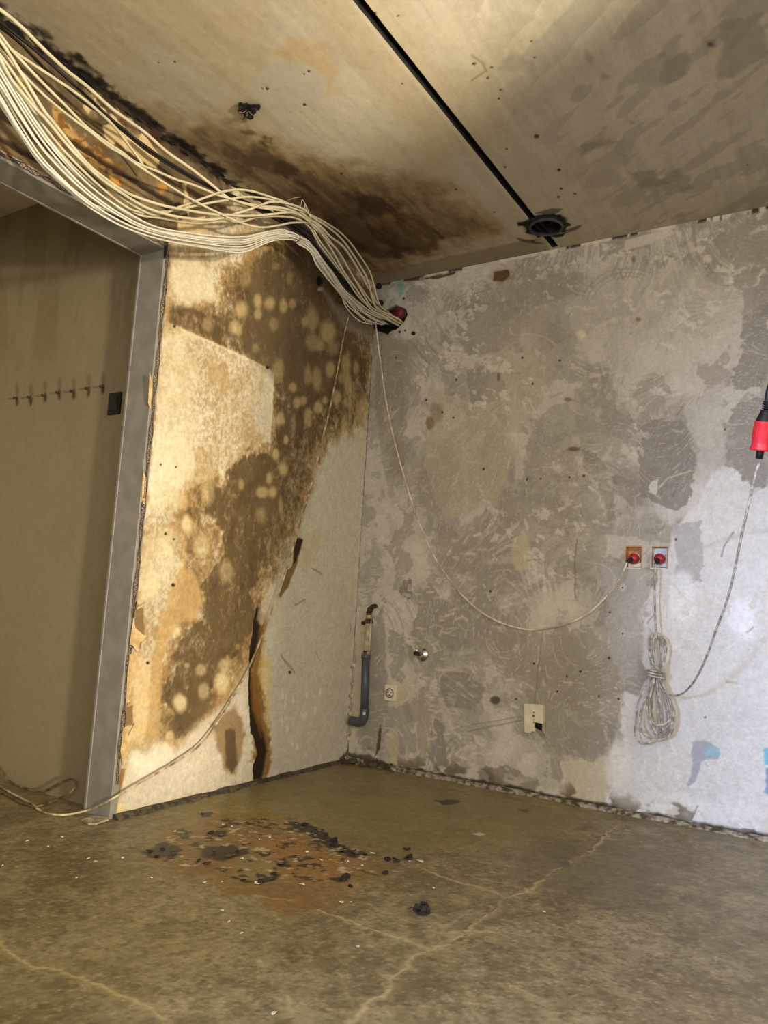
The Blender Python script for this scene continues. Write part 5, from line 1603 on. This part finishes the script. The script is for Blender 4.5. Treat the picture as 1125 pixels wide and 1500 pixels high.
tube('torn_lip', [pp[4] + np.array([-.002, 0, .009]), pp[4] + np.array([.010, 0, .004]), pp[4] + np.array([.012, 0, -.006])], .004, m_corr, t, 3, 6)
# chipped plaster strip behind the pipe
for k, (a, b) in enumerate([(519, 1035), (515, 1046), (512, 1056), (524, 1000), (521, 1018), (516, 1070), (511, 1080), (526, 975)]):
    p = hit(a, b, 0, 0.004)
    flake('plaster_chip', (0.003, min(p[1], -.012), p[2]), (1, -.4, .1), random.uniform(.010, .02), mat('chipped_white_plaster', (206, 196, 168), .9, rgb2=(150, 136, 104), scale=50, bump=.4), wall_left, .004, .3, k + 300, 8)

# =================================================================== CORRIDOR FITTINGS
p = hit(169.5, 591.5, 1, -YC)
t = thing('wall_switch', 'black rectangular switch plate on the dull corridor wall', 'switch', p)
box('plate', (p[0] - .036, -YC - .010, p[2] - .046), (p[0] + .036, -YC + .002, p[2] + .046), m_black_pl, t, .003)
box('rocker', (p[0] - .024, -YC - .0135, p[2] - .032), (p[0] + .024, -YC - .009, p[2] + .032), m_black_pl, t, .002)
m_srust = mat('rusty_screw_stub', (70, 46, 24), .7, rgb2=(34, 24, 14), scale=80)
for a, b in [(25, 583), (45, 582), (66, 579), (87, 575), (108, 573), (130, 569), (151, 566)]:
    p = hit(a, b, 1, -YC)
    o = lathe('rusty_screw', p + np.array([0, .004, 0]), (0, -1, -.15), [(0, .007), (.006, .006), (.016, .0045), (.018, .006), (.021, .005), (.021, 0)], m_srust, None, 10)
    tag(o, 'rusty screw stub in the row beside the black corridor switch', 'screw', 'screw stubs in the corridor wall')

# =================================================================== DEBRIS ON THE FLOOR
m_char = mat('charred_crust', (44, 38, 32), .8, rgb2=(22, 19, 16), scale=60, bump=.6)
m_chip = mat('white_paint_chip', (226, 220, 204), .8, rgb2=(196, 186, 160), scale=60)
m_grey = mat('grey_crust', (112, 102, 86), .9, rgb2=(58, 50, 40), scale=50, bump=.6)


def on_floor(a, b, z=0.002):
    return hit(a, b, 2, z)


# big tuft of charred stuff
p = on_floor(618, 1337)
t = thing('charred_clump', 'black charred clump lying alone on the bare floor', 'debris', (p[0], p[1], 0))
flake('crust', p, (.1, -.3, 1), .024, m_char, t, .008, .4, 401, 10)
for k in range(7):
    an = k * .9
    flake('shred', p + np.array([.012 * math.cos(an), .012 * math.sin(an), .008 + .003 * (k % 3)]), (math.cos(an) * .8, math.sin(an) * .8, 1), .012, m_char, t, .003, .5, 410 + k, 7)
tube('thread', [p + np.array([-.04, -.01, .003]), p + np.array([-.02, -.004, .012]), p + np.array([.0, .0, .018]), p + np.array([.02, .014, .012])], .0012, m_char, t, 5, 5)
clumps = [(505, 1288, .028), (568, 1260, .016), (580, 1261, .022), (565, 1280, .014), (513, 1299, .011), (600, 1256, .018), (596, 1244, .02)]
for k, (a, b, r) in enumerate(clumps):
    p = on_floor(a, b)
    o = flake('charred_piece', p, (random.uniform(-.3, .3), random.uniform(-.3, .3), 1), r * .75, m_char, None, .004, .2, 430 + k, 9, 1.2)
    tag(o, 'small charred crust piece at the edge of the rust-coloured spill', 'debris', 'charred pieces beside the spill')
rng = random.Random(11)
bl = [(470, 1216), (480, 1222), (492, 1230), (502, 1240), (520, 1248), (534, 1252), (460, 1212), (448, 1210), (484, 1236), (498, 1246), (300, 1193), (312, 1222), (326, 1222), (222, 1248), (240, 1244), (256, 1250), (232, 1254), (310, 1248), (334, 1252), (350, 1246), (404, 1278), (398, 1288), (380, 1291), (360, 1291), (410, 1266), (290, 1260), (302, 1262)]
for k, (a, b) in enumerate(bl):
    p = on_floor(a + rng.uniform(-4, 4), b + rng.uniform(-2, 2))
    o = flake('tar_crust', p, (rng.uniform(-.25, .25), rng.uniform(-.25, .25), 1), rng.uniform(.006, .015), m_char if k % 3 else m_grey, None, .002, .08, 450 + k, 9, rng.uniform(1, 1.7))
    tag(o, 'black tar crust flake stuck on the rust-coloured floor spill', 'debris', 'tar crusts on the spill')
ch = [(546, 1258 - 8), (615, 1262), (508, 1284), (376, 1294), (180, 1257), (112, 1286), (340, 1211), (327, 1208), (440, 1295), (300, 1293), (222, 1286), (325, 1292), (524, 1387), (514, 1322), (325, 1334), (354, 1367), (500, 1322), (336, 1350), (402, 1485),
      (140, 1262), (130, 1258), (40, 1232), (4, 1268), (380, 1230), (395, 1227), (470, 1260), (510, 1262), (530, 1268), (450, 1248), (355, 1258), (635, 1301), (797, 1336), (444, 1296), (256, 1178 + 40), (70, 1240), (90, 1226), (600, 1262)]
for k, (a, b) in enumerate(ch):
    p = on_floor(a, b)
    o = flake('paint_chip', p, (rng.uniform(-.3, .3), rng.uniform(-.3, .3), 1), rng.uniform(.003, .0065) if k > 3 else rng.uniform(.008, .013), m_chip, None, .0016, .25, 500 + k, 7, rng.uniform(1, 1.6))
    tag(o, 'little white paint chip scattered on the bare floor', 'paint chip', 'white paint chips on the floor')
# plaster blob at the foot of the door frame
p = on_floor(140, 1202)
o = flake('plaster_blob', (p[0], p[1], .001), (0, 0, 1), .05, mat('pale_plaster_blob', (188, 176, 146), .9, rgb2=(150, 136, 104), scale=40), None, .006, .05, 601, 11, 1.0)
tag(o, 'pale flat plaster blob at the foot of the steel door frame', 'plaster')
